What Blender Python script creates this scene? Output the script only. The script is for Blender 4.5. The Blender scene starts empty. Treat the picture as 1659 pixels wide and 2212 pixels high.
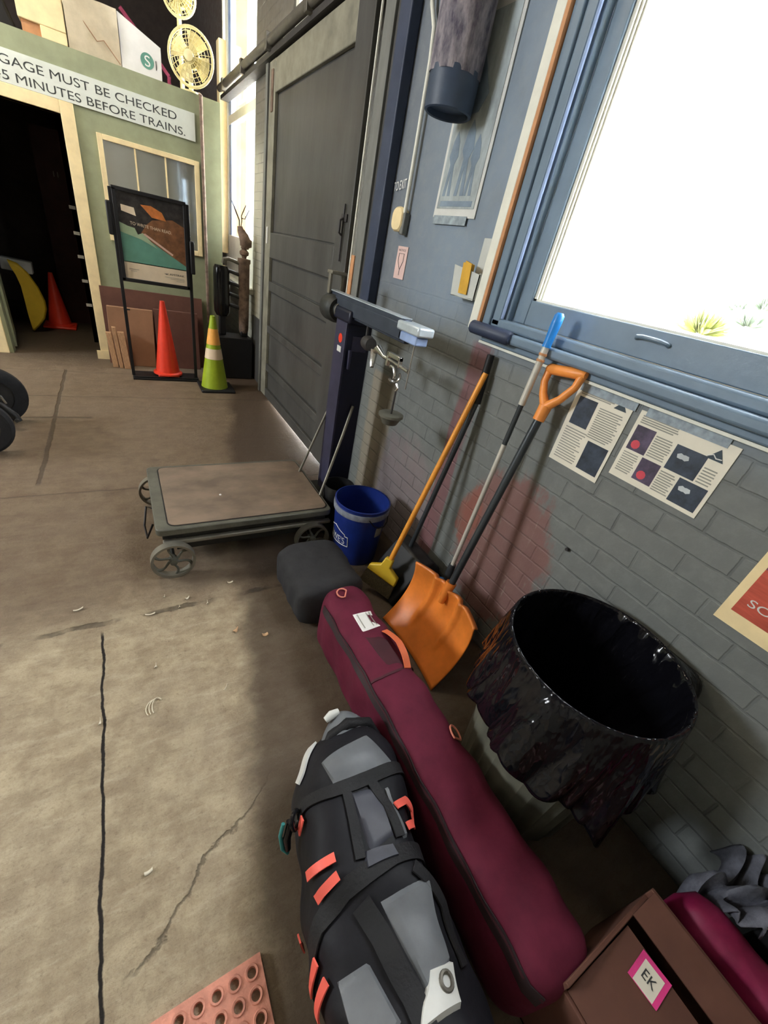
import bpy, math, random
from mathutils import Vector, Matrix
random.seed(7)
C = bpy.context.scene.collection
PI = math.pi
# ------------------------------------------------------------------ camera
cam = bpy.data.objects.new('camera', bpy.data.cameras.new('camera')); C.objects.link(cam)
cam.data.sensor_fit = 'VERTICAL'; cam.data.sensor_height = 36.0
cam.data.lens = 870.0 / 2212.0 * 36.0
cam.data.clip_start = 0.02; cam.data.clip_end = 300
_R = Matrix(((0.8576957217240102, 0.11748421161618677, -0.5005552007094247),
             (-0.4785855031437513, 0.5382449726935293, -0.6937205961702336),
             (0.18792010301447742, 0.8345596499897805, 0.5178766508464765)))
cam.matrix_world = Matrix.Translation((0, 0, 1.5)) @ _R.to_4x4()
bpy.context.scene.camera = cam
# ------------------------------------------------------------------ light
sc = bpy.context.scene
vs = sc.view_settings
vs.view_transform = 'Standard'; vs.look = 'None'; vs.gamma = 1.0; vs.use_curve_mapping = False
vs.exposure = 0.75
W = bpy.data.worlds.new('daylight'); sc.world = W; W.use_nodes = True
bg = W.node_tree.nodes['Background']
bg.inputs[0].default_value = (0.92, 0.96, 1.0, 1); bg.inputs[1].default_value = 34.0
def area(name, loc, target, sx, sy, power, col, portal=False):
    l = bpy.data.lights.new(name, 'AREA'); l.shape = 'RECTANGLE'; l.size = sx; l.size_y = sy
    l.energy = power; l.color = col
    if portal: l.cycles.is_portal = True
    o = bpy.data.objects.new(name, l); C.objects.link(o); o.location = loc
    d = Vector(target) - Vector(loc)
    o.rotation_euler = d.to_track_quat('-Z', 'Y').to_euler()
    return o
area('window_portal', (1.60, 0.70, 2.4), (0, 0.70, 2.4), 1.2, 2.0, 1, (1, 1, 1), True)
area('rear_window_portal', (1.60, -2.7, 2.6), (0, -2.7, 2.6), 1.4, 2.3, 1, (1, 1, 1), True)
area('corner_window_portal', (1.60, 6.0, 2.4), (0, 6.0, 2.4), 1.5, 2.4, 1, (1, 1, 1), True)
area('hall_window_portal', (-6.3, 3.6, 3.1), (0, 3.6, 3.1), 1.6, 1.4, 1, (1, 1, 1), True)
area('hall_fill_left', (-3.0, 2.6, 4.2), (-2.4, 2.8, 0), 1.6, 1.6, 9, (1.0, 0.86, 0.66))  # added warm fill for the room, no fixture seen here
area('hall_lamp_far', (-1.2, 4.0, 4.2), (-0.6, 4.6, 0), 1.0, 1.0, 34, (1.0, 0.86, 0.64))
area('hall_fill_rear', (-3.5, -2.4, 4.2), (-3, -1, 0), 1.5, 1.5, 8, (1.0, 0.92, 0.8))  # added weak fill behind the camera, no fixture seen
# ------------------------------------------------------------------ helpers
class MB:
    def __init__(s): s.v = []; s.f = []; s.k = []; s.m = 0
    def add(s, vs_, fs):
        n = len(s.v); s.v += [tuple(p) for p in vs_]
        for f in fs: s.f.append(tuple(i + n for i in f)); s.k.append(s.m)
        return s
    def mat(s, i): s.m = i; return s
    def box(s, x0, x1, y0, y1, z0, z1):
        return s.obox((x0, y0, z0), (x1 - x0, 0, 0), (0, y1 - y0, 0), (0, 0, z1 - z0))
    def obox(s, o, a, b, c):
        o, a, b, c = map(Vector, (o, a, b, c))
        if a.cross(b).dot(c) < 0: a, b = b, a
        P = [o, o + a, o + a + b, o + b, o + c, o + a + c, o + a + b + c, o + b + c]
        return s.add(P, [(0, 3, 2, 1), (4, 5, 6, 7), (0, 1, 5, 4), (1, 2, 6, 5), (2, 3, 7, 6), (3, 0, 4, 7)])
    def beam(s, p, q, w, h, up=(0, 0, 1)):
        p, q = Vector(p), Vector(q); d = q - p; n = d.normalized(); u = Vector(up)
        a = n.cross(u)
        if a.length < 1e-4: a = n.cross(Vector((1, 0, 0)))
        a.normalize(); b = a.cross(n)
        return s.obox(p - a * w / 2 - b * h / 2, a * w, b * h, d)
    def tube(s, pts, r, n=12, cap=True):
        pts = [Vector(p) for p in pts]; R = r if isinstance(r, (list, tuple)) else [r] * len(pts)
        rings = []; ref = None
        for i, p in enumerate(pts):
            t = (pts[min(i + 1, len(pts) - 1)] - pts[max(i - 1, 0)]).normalized()
            if ref is None:
                ref = t.orthogonal().normalized()
            else:
                ref = (ref - t * ref.dot(t)).normalized()
            bn = t.cross(ref)
            rings.append([p + (ref * math.cos(2 * PI * k / n) + bn * math.sin(2 * PI * k / n)) * R[i] for k in range(n)])
        V = [q for rr in rings for q in rr]; F = []
        for i in range(len(pts) - 1):
            for k in range(n):
                a = i * n + k; b = i * n + (k + 1) % n
                F.append((a, b, b + n, a + n))
        if cap: F.append(tuple(range(n - 1, -1, -1))); F.append(tuple(range((len(pts) - 1) * n, len(pts) * n)))
        return s.add(V, F)
    def lathe(s, prof, o=(0, 0, 0), ax=(0, 0, 1), n=32, fr=None):
        o = Vector(o); ax = Vector(ax).normalized(); u = ax.orthogonal().normalized(); w = ax.cross(u)
        V = []; F = []
        for i, (r, h) in enumerate(prof):
            for k in range(n):
                a = 2 * PI * k / n; rr = r * (fr(a, i) if fr else 1)
                V.append(o + ax * h + (u * math.cos(a) + w * math.sin(a)) * rr)
        for i in range(len(prof) - 1):
            for k in range(n):
                a = i * n + k; b = i * n + (k + 1) % n
                F.append((a, b, b + n, a + n))
        return s.add(V, F)
    def prism(s, poly, o, a, b, c):
        """poly in (a,b) plane coordinates, extruded by vector c"""
        o, a, b, c = map(Vector, (o, a, b, c)); n = len(poly)
        V = [o + a * p + b * q for p, q in poly] + [o + a * p + b * q + c for p, q in poly]
        F = [tuple(range(n - 1, -1, -1)), tuple(range(n, 2 * n))] + [(i, (i + 1) % n, (i + 1) % n + n, i + n) for i in range(n)]
        return s.add(V, F)
    def torus(s, o, ax, R_, r, n=28, m=8, ang=(0, 2 * PI), sx=1.0):
        o = Vector(o); ax = Vector(ax).normalized(); u = ax.orthogonal().normalized(); w = ax.cross(u)
        full = abs(ang[1] - ang[0] - 2 * PI) < 1e-5
        pts = [o + (u * math.cos(ang[0] + (ang[1] - ang[0]) * i / n) * sx + w * math.sin(ang[0] + (ang[1] - ang[0]) * i / n)) * R_ for i in range(n + (1 if full else 1))]
        return s.tube(pts, r, m, not full)
    def grid(s, fn, nu, nv, wrap=False):
        V = [fn(i / (nu), j / (nv)) for i in range(nu + 1) for j in range(nv + (0 if wrap else 1))]
        w = nv if wrap else nv + 1; F = []
        for i in range(nu):
            for j in range(nv):
                a = i * w + j; b = i * w + (j + 1) % w
                F.append((a, b, b + w, a + w))
        return s.add(V, F)
    def text(s, st, o, xd, yd, width=None, size=None, depth=0.001, align='L', warp=None):
        cu = bpy.data.curves.new('t', 'FONT'); cu.body = st; cu.size = 1.0; cu.extrude = 0
        ob = bpy.data.objects.new('t', cu); C.objects.link(ob)
        dg = bpy.context.evaluated_depsgraph_get(); me = bpy.data.meshes.new_from_object(ob.evaluated_get(dg))
        vv = [v.co.copy() for v in me.vertices]; ff = [tuple(p.vertices) for p in me.polygons]
        bpy.data.objects.remove(ob); bpy.data.curves.remove(cu)
        if not vv: return s
        x0 = min(v.x for v in vv); x1 = max(v.x for v in vv)
        sx = (width / (x1 - x0)) if width else size; sy = size if size else sx
        o, xd, yd = Vector(o), Vector(xd), Vector(yd); nz = xd.cross(yd)
        if warp: s.add([warp((v.x - x0) * sx, v.y * sy) for v in vv], ff)
        else: s.add([o + xd * (v.x - x0) * sx + yd * v.y * sy + nz * depth for v in vv], ff)
        return s
    def build(s, name, mats, parent=None, loc=None, smooth=40, bevel=0, seg=2, sub=0, solid=0):
        if not isinstance(mats, (list, tuple)): mats = [mats]
        if parent is not None: L = Vector(parent['_L'])
        elif loc is not None: L = Vector(loc)
        else:
            xs = [p[0] for p in s.v]; ys = [p[1] for p in s.v]; zs = [p[2] for p in s.v]
            L = Vector(((min(xs) + max(xs)) / 2, (min(ys) + max(ys)) / 2, min(zs)))
        me = bpy.data.meshes.new(name); me.from_pydata([Vector(p) - L for p in s.v], [], s.f)
        for m in mats: me.materials.append(m)
        if len(mats) > 1: me.polygons.foreach_set('material_index', s.k)
        me.validate(); me.update()
        if smooth:
            me.shade_smooth(); me.set_sharp_from_angle(angle=math.radians(smooth))
        o = bpy.data.objects.new(name, me); C.objects.link(o); o['_L'] = tuple(L)
        if parent is not None: o.parent = parent
        else: o.location = L
        if solid: md = o.modifiers.new('solid', 'SOLIDIFY'); md.thickness = solid; md.offset = 0
        if bevel: md = o.modifiers.new('bevel', 'BEVEL'); md.width = bevel; md.segments = seg; md.limit_method = 'ANGLE'; md.angle_limit = math.radians(35)
        if sub: md = o.modifiers.new('sub', 'SUBSURF'); md.levels = sub; md.render_levels = sub
        return o
def thing(name, label, cat, loc, group=None):
    o = bpy.data.objects.new(name, None); C.objects.link(o); o.location = loc; o['_L'] = tuple(loc)
    o.empty_display_size = .05
    return tag(o, label, cat, group)
def tag(o, label, cat, group=None):
    o['label'] = label; o['category'] = cat
    if group: o['group'] = group
    return o
def struct(o): o['kind'] = 'structure'; return o
# ------------------------------------------------------------------ materials
def L_(c): return tuple((x / 12.92 if x <= .04045 else ((x + .055) / 1.055) ** 2.4) for x in [v / 255 for v in c]) + (1,)
def mat(name, rgb, rough=.6, metal=0, var=.12, vscale=9, bump=.0, bscale=60, spec=.4, coat=0, rgb2=None, stretch=None):
    m = bpy.data.materials.new(name); m.use_nodes = True; nt = m.node_tree; b = nt.nodes['Principled BSDF']
    c = L_(rgb)
    b.inputs['Roughness'].default_value = rough; b.inputs['Metallic'].default_value = metal
    b.inputs['Specular IOR Level'].default_value = spec; b.inputs['Coat Weight'].default_value = coat
    tc = nt.nodes.new('ShaderNodeTexCoord'); mp = nt.nodes.new('ShaderNodeMapping'); nt.links.new(tc.outputs['Object'], mp.inputs[0])
    if stretch: mp.inputs['Scale'].default_value = stretch
    nz = nt.nodes.new('ShaderNodeTexNoise'); nz.inputs['Scale'].default_value = vscale; nz.inputs['Detail'].default_value = 6; nz.inputs['Roughness'].default_value = .62
    nt.links.new(mp.outputs[0], nz.inputs['Vector'])
    cr = nt.nodes.new('ShaderNodeValToRGB')
    d = L_(rgb2) if rgb2 else tuple(x * (1 - 1.6 * var) for x in c[:3]) + (1,)
    e = c if rgb2 else tuple(min(1, x * (1 + var)) for x in c[:3]) + (1,)
    cr.color_ramp.elements[0].position = .35; cr.color_ramp.elements[0].color = d
    cr.color_ramp.elements[1].position = .65; cr.color_ramp.elements[1].color = e
    nt.links.new(nz.outputs['Fac'], cr.inputs[0]); nt.links.new(cr.outputs[0], b.inputs['Base Color'])
    if bump:
        n2 = nt.nodes.new('ShaderNodeTexNoise'); n2.inputs['Scale'].default_value = bscale; n2.inputs['Detail'].default_value = 5
        nt.links.new(mp.outputs[0], n2.inputs['Vector'])
        bp = nt.nodes.new('ShaderNodeBump'); bp.inputs['Strength'].default_value = bump; bp.inputs['Distance'].default_value = .01
        nt.links.new(n2.outputs['Fac'], bp.inputs['Height']); nt.links.new(bp.outputs[0], b.inputs['Normal'])
    return m
class NT:
    def __init__(s, m): s.nt = m.node_tree
    def n(s, t, **kw):
        nd = s.nt.nodes.new(t)
        for k, v in kw.items(): setattr(nd, k, v)
        return nd
    def l(s, a, b): s.nt.links.new(a, b)
    def math(s, op, a, b=None, c=None, clamp=False):
        nd = s.nt.nodes.new('ShaderNodeMath'); nd.operation = op; nd.use_clamp = clamp
        for i, x in enumerate((a, b, c)):
            if x is None: continue
            if isinstance(x, (int, float)): nd.inputs[i].default_value = x
            else: s.nt.links.new(x, nd.inputs[i])
        return nd.outputs[0]
    def sm(s, x, a, b):  # smoothstep a->b
        nd = s.nt.nodes.new('ShaderNodeMapRange'); nd.interpolation_type = 'SMOOTHSTEP'
        s.nt.links.new(x, nd.inputs[0]); nd.inputs[1].default_value = a; nd.inputs[2].default_value = b
        return nd.outputs[0]
    def mix(s, f, a, b):
        nd = s.nt.nodes.new('ShaderNodeMix'); nd.data_type = 'RGBA'
        if isinstance(f, (int, float)): nd.inputs[0].default_value = f
        else: s.nt.links.new(f, nd.inputs[0])
        for i, x in ((6, a), (7, b)):
            if isinstance(x, tuple): nd.inputs[i].default_value = x
            else: s.nt.links.new(x, nd.inputs[i])
        return nd.outputs[2]
    def noise(s, vec, sc_, det=5, ro=.6):
        nd = s.nt.nodes.new('ShaderNodeTexNoise'); nd.inputs['Scale'].default_value = sc_; nd.inputs['Detail'].default_value = det; nd.inputs['Roughness'].default_value = ro
        s.nt.links.new(vec, nd.inputs['Vector']); return nd.outputs['Fac']
def floor_mat():
    m = bpy.data.materials.new('worn_stone_floor'); m.use_nodes = True; t = NT(m); b = m.node_tree.nodes['Principled BSDF']
    tc = t.n('ShaderNodeTexCoord'); P = tc.outputs['Object']; sp = t.n('ShaderNodeSeparateXYZ'); t.l(P, sp.inputs[0]); X, Y = sp.outputs[0], sp.outputs[1]
    n1 = t.noise(P, 1.7, 8, .65); n2 = t.noise(P, 9, 8, .7); n3 = t.noise(P, 55, 6, .75); n6 = t.noise(P, 190, 3, .6); n4 = t.noise(P, .55, 4)
    mp = t.n('ShaderNodeMapping'); t.l(P, mp.inputs[0]); mp.inputs['Scale'].default_value = (1, 4.5, 1); mp.inputs['Rotation'].default_value = (0, 0, .5)
    n5 = t.noise(mp.outputs[0], 5, 9, .75)
    c = t.mix(t.sm(n2, .35, .68), L_((150, 134, 110)), L_((184, 170, 142)))
    c = t.mix(t.math('MULTIPLY', t.sm(n1, .42, .7), .5), c, L_((160, 146, 126)))
    c = t.mix(t.math('MULTIPLY', t.sm(n5, .48, .72), .55), c, L_((198, 186, 160)))
    c = t.mix(t.math('MULTIPLY', t.sm(n5, .46, .3), .35), c, L_((92, 78, 62)))
    c = t.mix(t.math('MULTIPLY', t.sm(n3, .56, .72), .30), c, L_((206, 194, 166)))
    c = t.mix(t.math('MULTIPLY', t.sm(n3, .46, .32), .35), c, L_((96, 82, 64)))
    c = t.mix(t.math('MULTIPLY', t.sm(n6, .5, .65), .15), c, L_((84, 72, 58)))
    # older, browner slabs towards the door, partly painted-in light falloff
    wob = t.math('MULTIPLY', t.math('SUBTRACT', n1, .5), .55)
    far = t.sm(t.math('ADD', Y, wob), 1.35, 1.75)
    c = t.mix(t.math('MULTIPLY', far, .68), c, L_((84, 64, 50)))
    bag_shade = t.sm(t.math('ADD', t.math('SUBTRACT', X, t.math('MULTIPLY', Y, .18)), t.math('MULTIPLY', wob, .5)), .0, .13)  # shade beside the bags, painted into the floor colour
    c = t.mix(t.math('MULTIPLY', bag_shade, .80), c, L_((64, 50, 40)))
    st = t.math('MULTIPLY', t.sm(t.noise(P, 2.6, 6, .7), .58, .72), .45)
    c = t.mix(st, c, L_((80, 66, 52)))
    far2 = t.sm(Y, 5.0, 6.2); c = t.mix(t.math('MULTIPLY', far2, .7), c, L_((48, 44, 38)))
    # joints
    wj = t.math('MULTIPLY', t.math('SUBTRACT', t.noise(P, 7, 5), .5), .03); brk = t.sm(t.noise(P, 5.3, 3), .40, .58)
    def line(co, c0, w, other, a, b_):
        d = t.math('ABSOLUTE', t.math('SUBTRACT', t.math('ADD', co, wj), c0))
        q = t.math('SUBTRACT', 1, t.sm(d, w * .5, w))
        return t.math('MULTIPLY', q, t.math('MULTIPLY', t.sm(other, a - .02, a + .02), t.sm(other, b_ + .02, b_ - .02)))
    J = line(X, -.22, .0055, Y, -4, 1.44)
    J = t.math('MAXIMUM', J, t.math('MULTIPLY', t.math('MULTIPLY', line(t.math('ADD', Y, t.math('MULTIPLY', wob, .25)), 1.50, .016, X, -3, .7), .6), brk))
    J = t.math('MAXIMUM', J, t.math('MULTIPLY', line(X, -.545, .016, Y, 2.75, 5.1), .5))
    J = t.math('MAXIMUM', J, t.math('MULTIPLY', line(Y, 3.82, .022, X, -3, -.3), .45))
    J = t.math('MAXIMUM', J, t.math('MULTIPLY', line(Y, 2.62, .010, X, -3, 1.3), .3))
    J = t.math('MAXIMUM', J, t.math('MULTIPLY', line(Y, 4.32, .012, X, -3, 1.3), .3))
    J = t.math('MAXIMUM', J, t.math('MULTIPLY', line(Y, 5.05, .012, X, -3, 1.3), .25))
    # wandering crack by the camera
    cr = t.math('ADD', t.math('MULTIPLY', X, .75), t.math('MULTIPLY', t.math('SUBTRACT', t.noise(P, 3.1, 6), .5), .28))
    dcr = t.math('ABSOLUTE', t.math('SUBTRACT', t.math('SUBTRACT', Y, .47), cr))
    crk = t.math('MULTIPLY', t.math('MULTIPLY', t.math('SUBTRACT', 1, t.sm(dcr, .001, .008)), t.math('MULTIPLY', t.sm(X, -.2, -.12), t.sm(X, .3, .05))), .55)
    J = t.math('MAXIMUM', J, crk)
    c = t.mix(J, c, L_((30, 24, 20)))
    t.l(c, b.inputs['Base Color'])
    b.inputs['Specular IOR Level'].default_value = .3
    t.l(t.math('ADD', t.math('MULTIPLY', n2, .3), .52), b.inputs['Roughness'])
    h = t.math('ADD', t.math('MULTIPLY', n5, .6), t.math('ADD', t.math('MULTIPLY', n3, .38), t.math('MULTIPLY', n2, .6)))
    h = t.math('SUBTRACT', h, t.math('MULTIPLY', J, 1.3))
    bp = t.n('ShaderNodeBump'); bp.inputs['Strength'].default_value = .7; bp.inputs['Distance'].default_value = .014; t.l(h, bp.inputs['Height']); t.l(bp.outputs[0], b.inputs['Normal'])
    return m
def brick_mat(name, axis, wear=False, up=(126, 141, 156), low=(110, 114, 112), split=1.3, scale=1.0, bump=.42, mortar_dark=.42, drip=False):
    m = bpy.data.materials.new(name); m.use_nodes = True; t = NT(m); b = m.node_tree.nodes['Principled BSDF']
    tc = t.n('ShaderNodeTexCoord'); P = tc.outputs['Object']; sp = t.n('ShaderNodeSeparateXYZ'); t.l(P, sp.inputs[0])
    U = sp.outputs[1] if axis == 'y' else sp.outputs[0]; Z = sp.outputs[2]
    wv = t.math('MULTIPLY', t.math('SUBTRACT', t.noise(P, 14, 4), .5), .012)
    cb = t.n('ShaderNodeCombineXYZ'); t.l(t.math('ADD', U, wv), cb.inputs[0]); t.l(t.math('ADD', Z, wv), cb.inputs[1])
    br = t.n('ShaderNodeTexBrick'); t.l(cb.outputs[0], br.inputs['Vector']); br.inputs['Scale'].default_value = 1
    br.inputs['Brick Width'].default_value = .215 * scale; br.inputs['Row Height'].default_value = .074 * scale; br.inputs['Mortar Size'].default_value = .0055 * scale
    br.inputs['Mortar Smooth'].default_value = .6
    br.inputs['Color1'].default_value = (.45, .45, .45, 1); br.inputs['Color2'].default_value = (.6, .6, .6, 1); br.inputs['Mortar'].default_value = (0, 0, 0, 1)
    n1 = t.noise(P, 2.2, 6); n2 = t.noise(P, 18, 6, .7)
    zz = t.math('ADD', Z, t.math('MULTIPLY', t.math('SUBTRACT', n1, .5), .3))
    upc, loc_ = L_(up), L_(low)  # upper blue-grey paint is lightened, with the window's glare painted in
    if wear:
        yb = t.sm(U, 2.45, 2.62)
        upc = t.mix(t.sm(U, 1.7, 2.5), upc, L_((104, 110, 118))); upc = t.mix(yb, upc, t.mix(t.sm(Z, 2.0, 2.35), L_((168, 164, 148)), L_((104, 98, 88)))); upc = t.mix(t.sm(U, 6.8, 6.9), upc, L_((66, 56, 50)))
        loc_ = t.mix(yb, loc_, L_((168, 166, 150)))
    c = t.mix(t.sm(zz, split - .12, split + .12), loc_, upc)
    c = t.mix(t.math('MULTIPLY', t.sm(n2, .4, .7), .18), c, L_((150, 156, 152)))
    c = t.mix(t.math('MULTIPLY', t.sm(n1, .52, .72), .25), c, L_((84, 88, 92)))
    if wear:
        st = t.n('ShaderNodeMapping'); t.l(P, st.inputs[0]); st.inputs['Scale'].default_value = (1, 5, .8)
        ns = t.noise(st.outputs[0], 5, 7, .7)
        w = t.math('MULTIPLY', t.math('SUBTRACT', ns, .5), .30)
        w2 = t.math('ADD', w, t.math('MULTIPLY', t.math('SUBTRACT', t.noise(P, 7, 5, .65), .5), .35))
        def ell(y0, z0, ry, rz, soft=.25):
            a = t.math('POWER', t.math('ABSOLUTE', t.math('DIVIDE', t.math('SUBTRACT', U, y0), ry)), 2.)
            q = t.math('POWER', t.math('ABSOLUTE', t.math('DIVIDE', t.math('SUBTRACT', Z, z0), rz)), 2.)
            r = t.math('ADD', t.math('ADD', a, q), t.math('MULTIPLY', w2, 5.0))
            return t.math('SUBTRACT', 1, t.sm(r, 1 - soft, 1 + soft))
        def strip(y0, hy, za, zb):
            d = t.math('ABSOLUTE', t.math('SUBTRACT', t.math('ADD', U, t.math('MULTIPLY', w, .25)), y0))
            q = t.math('SUBTRACT', 1, t.sm(d, hy * .8, hy * 1.1))
            return t.math('MULTIPLY', q, t.math('MULTIPLY', t.sm(Z, za, za + .08), t.sm(Z, zb, zb - .03)))
        r1 = strip(1.385, .062, .12, 1.30)
        r2 = ell(.92, .50, .26, .36)
        r3 = ell(1.14, .55, .07, .16)
        pk = ell(1.75, .25, .40, .42, .5)
        tn = strip(2.12, .15, .02, .95)
        c = t.mix(t.math('MULTIPLY', pk, .40), c, L_((138, 112, 118)))
        c = t.mix(t.math('MULTIPLY', tn, .55), c, L_((150, 138, 116)))
        c = t.mix(t.math('MULTIPLY', r1, .70), c, L_((120, 72, 76)))
        c = t.mix(t.math('MULTIPLY', r2, .62), c, L_((132, 78, 70)))
        c = t.mix(t.math('MULTIPLY', r3, .55), c, L_((146, 84, 66)))
        wh = t.math('MULTIPLY', t.math('MULTIPLY', r2, t.sm(ns, .60, .72)), .6)
        c = t.mix(wh, c, L_((168, 160, 152)))
    fl = br.outputs['Fac']
    lowm = t.math('SUBTRACT', 1, t.sm(zz, split - .1, split + .15)) if split > 0.2 else 1.0
    if wear: lowm = t.math('MAXIMUM', lowm, t.math('MULTIPLY', t.sm(U, 4.5, 4.6), t.sm(U, 6.0, 5.8)))
    c = t.mix(t.math('MULTIPLY', t.math('MULTIPLY', t.math('MULTIPLY', fl, mortar_dark), t.sm(n1, .38, .66)), lowm), c, L_((50, 52, 54)))
    t.l(c, b.inputs['Base Color']); b.inputs['Roughness'].default_value = .55; b.inputs['Specular IOR Level'].default_value = .35
    h = t.math('ADD', t.math('MULTIPLY', t.math('MULTIPLY', fl, -1.0), lowm), t.math('MULTIPLY', n2, .35))
    bp = t.n('ShaderNodeBump'); bp.inputs['Strength'].default_value = bump; bp.inputs['Distance'].default_value = .012; t.l(h, bp.inputs['Height']); t.l(bp.outputs[0], b.inputs['Normal'])
    return m
def glass_mat(name, tint=(1, 1, 1, 1), refl=.08):
    m = bpy.data.materials.new(name); m.use_nodes = True; t = NT(m); nt = m.node_tree
    for n in list(nt.nodes):
        if n.type != 'OUTPUT_MATERIAL': nt.nodes.remove(n)
    out = nt.nodes[0]; tr = t.n('ShaderNodeBsdfTransparent'); tr.inputs[0].default_value = tint
    gl = t.n('ShaderNodeBsdfGlossy'); gl.inputs['Roughness'].default_value = .02
    fr = t.n('ShaderNodeLayerWeight'); fr.inputs[0].default_value = .3
    mx = t.n('ShaderNodeMixShader'); t.l(t.math('ADD', t.math('MULTIPLY', fr.outputs['Fresnel'], .6), refl, clamp=True), mx.inputs[0]); t.l(tr.outputs[0], mx.inputs[1]); t.l(gl.outputs[0], mx.inputs[2]); t.l(mx.outputs[0], out.inputs[0])
    return m
M = {}
def D(k, *a, **kw): M[k] = mat(k, *a, **kw); return M[k]
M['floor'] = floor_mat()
M['wall'] = brick_mat('painted_brick', 'y', wear=True)
M['exterior'] = mat('sandstone', (150, 120, 78), .8, var=.15, vscale=7, bump=.3)
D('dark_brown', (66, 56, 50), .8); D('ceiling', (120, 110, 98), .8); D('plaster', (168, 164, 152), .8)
D('trim', (112, 132, 150), .38, var=.06, bump=.08, bscale=40); D('trim_dark', (52, 62, 84), .5); D('trim_grey', (112, 114, 110), .5, var=.15, stretch=(1, 1, .25), vscale=14)
D('trim_white', (225, 226, 214), .5, var=.05); D('bare_wood', (196, 142, 98), .6, var=.12)
D('door', (72, 72, 70), .42, var=.16, vscale=5, bump=.12, bscale=25, stretch=(1, 1, .3)); D('door_light', (128, 126, 112), .5, var=.16)
D('iron', (62, 60, 60), .55, .3, bump=.2); D('iron_light', (120, 116, 104), .5, .3, bump=.1); D('rust', (128, 108, 94), .75, .1, var=.3, vscale=14, bump=.3)
D('chrome', (200, 200, 196), .22, .95, var=.03); D('black', (22, 22, 24), .5, var=.1); D('black_gloss', (18, 18, 20), .2, var=.05)
D('sage', (148, 154, 124), .6, var=.06, bump=.05); D('cream', (236, 216, 168), .55, var=.06); D('sign_white', (214, 220, 212), .55, var=.03)
D('ink', (58, 62, 62), .6, var=.02); D('paper', (226, 222, 206), .6, var=.03); D('card', (150, 112, 84), .75, var=.08, vscale=5); D('card_dark', (98, 64, 52), .8, var=.12, vscale=5)
D('card_edge', (176, 138, 102), .8, var=.2, vscale=30, stretch=(6, 6, .3))
D('orange_red', (226, 62, 40), .35, var=.05, coat=.2); D('lime', (150, 172, 36), .45, var=.08); D('band_orange', (242, 176, 86), .4, var=.08); D('band_white', (226, 204, 176), .4, var=.05)
D('fan_cream', (226, 214, 160), .35, var=.06); D('steel_grey', (104, 100, 92), .5, .5, bump=.15)
D('plate_wood', (122, 106, 90), .6, var=.20, vscale=4, bump=.06, stretch=(1, 1.6, 1)); D('cast', (96, 96, 86), .5, .25, var=.15, bump=.15); D('cast_dark', (52, 54, 52), .55, .3, var=.15)
D('navy', (20, 25, 46), .4, .1, var=.12); D('navy_edge', (54, 54, 76), .45, .1, var=.15); D('beam_grey', (66, 74, 88), .4, .4); D('pale_blue', (146, 168, 208), .4); D('beam_light', (196, 208, 216), .3, .3)
D('bucket', (26, 46, 120), .35, var=.1, spec=.5); D('bucket_ring', (126, 132, 146), .5, var=.2, vscale=30); D('white', (232, 232, 228), .5, var=.03)
D('yellow', (212, 178, 48), .45, var=.06); D('broom_orange', (232, 156, 56), .4, var=.06); D('bristle', (92, 84, 60), .9, var=.3, vscale=90, stretch=(4, 4, .3), bump=.6, bscale=200)
D('shovel', (238, 136, 54), .36, var=.16, vscale=4, spec=.5); D('grip_orange', (238, 150, 72), .4, var=.04); D('shaft_grey', (66, 72, 76), .3, .4, var=.1); D('blue', (40, 132, 214), .35, var=.05); D('pole_white', (204, 202, 192), .35, .2, var=.08)
D('maroon', (94, 29, 50), .75, var=.12, vscale=10, bump=.22, bscale=22, spec=.2); D('maroon_dark', (64, 22, 32), .75, var=.1); D('zip', (44, 30, 34), .6); D('coral', (232, 98, 84), .55, var=.05); D('salmon', (216, 132, 112), .5, var=.05); D('handle_orange', (222, 112, 72), .5, var=.05)
D('duffel', (24, 24, 29), .6, var=.22, vscale=5, bump=.35, bscale=14, spec=.22); D('duffel_grey', (98, 102, 106), .5, var=.12, vscale=6, bump=.2, bscale=12); D('duffel_slate', (58, 60, 70), .5, var=.15, vscale=6, bump=.2, bscale=12); D('webbing', (20, 20, 23), .7, var=.12, bump=.2, bscale=120)
D('off_white', (206, 208, 204), .5, var=.05); D('teal', (60, 140, 140), .35, .4)
D('mat_pink', (208, 144, 124), .8, var=.12, vscale=25, bump=.3, bscale=90); D('case_grey', (50, 50, 52), .8, var=.12, bump=.2, bscale=30, spec=.2)
D('barrel', (104, 104, 92), .65, var=.12); D('magenta', (122, 16, 62), .6, var=.2, vscale=8, bump=.3, bscale=18); D('grey_cloth', (96, 98, 108), .8, var=.3, vscale=16, bump=.6, bscale=30)
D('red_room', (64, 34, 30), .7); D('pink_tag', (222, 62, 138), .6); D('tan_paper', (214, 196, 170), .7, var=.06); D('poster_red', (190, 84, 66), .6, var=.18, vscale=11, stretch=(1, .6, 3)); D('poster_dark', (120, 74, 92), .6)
D('photo_dark', (56, 66, 80), .4, var=.3, vscale=22); D('photo_plum', (84, 74, 96), .4, var=.3, vscale=22); D('photo_red', (206, 74, 88), .4); D('photo_pale', (196, 204, 208), .4); D('print_grey', (150, 150, 140), .6, var=.1); D('logo_dark', (48, 64, 74), .5)
D('art_dark', (52, 48, 46), .35, var=.35, vscale=18); D('art_orange', (196, 118, 60), .4, var=.2, vscale=14); D('art_brown', (120, 82, 54), .4, var=.25, vscale=16); D('art_teal', (96, 148, 132), .4, var=.1, vscale=5); D('art_green', (150, 172, 142), .4, var=.08); D('art_sand', (222, 206, 180), .4, var=.04); D('art_pink', (206, 170, 156), .4)
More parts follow.
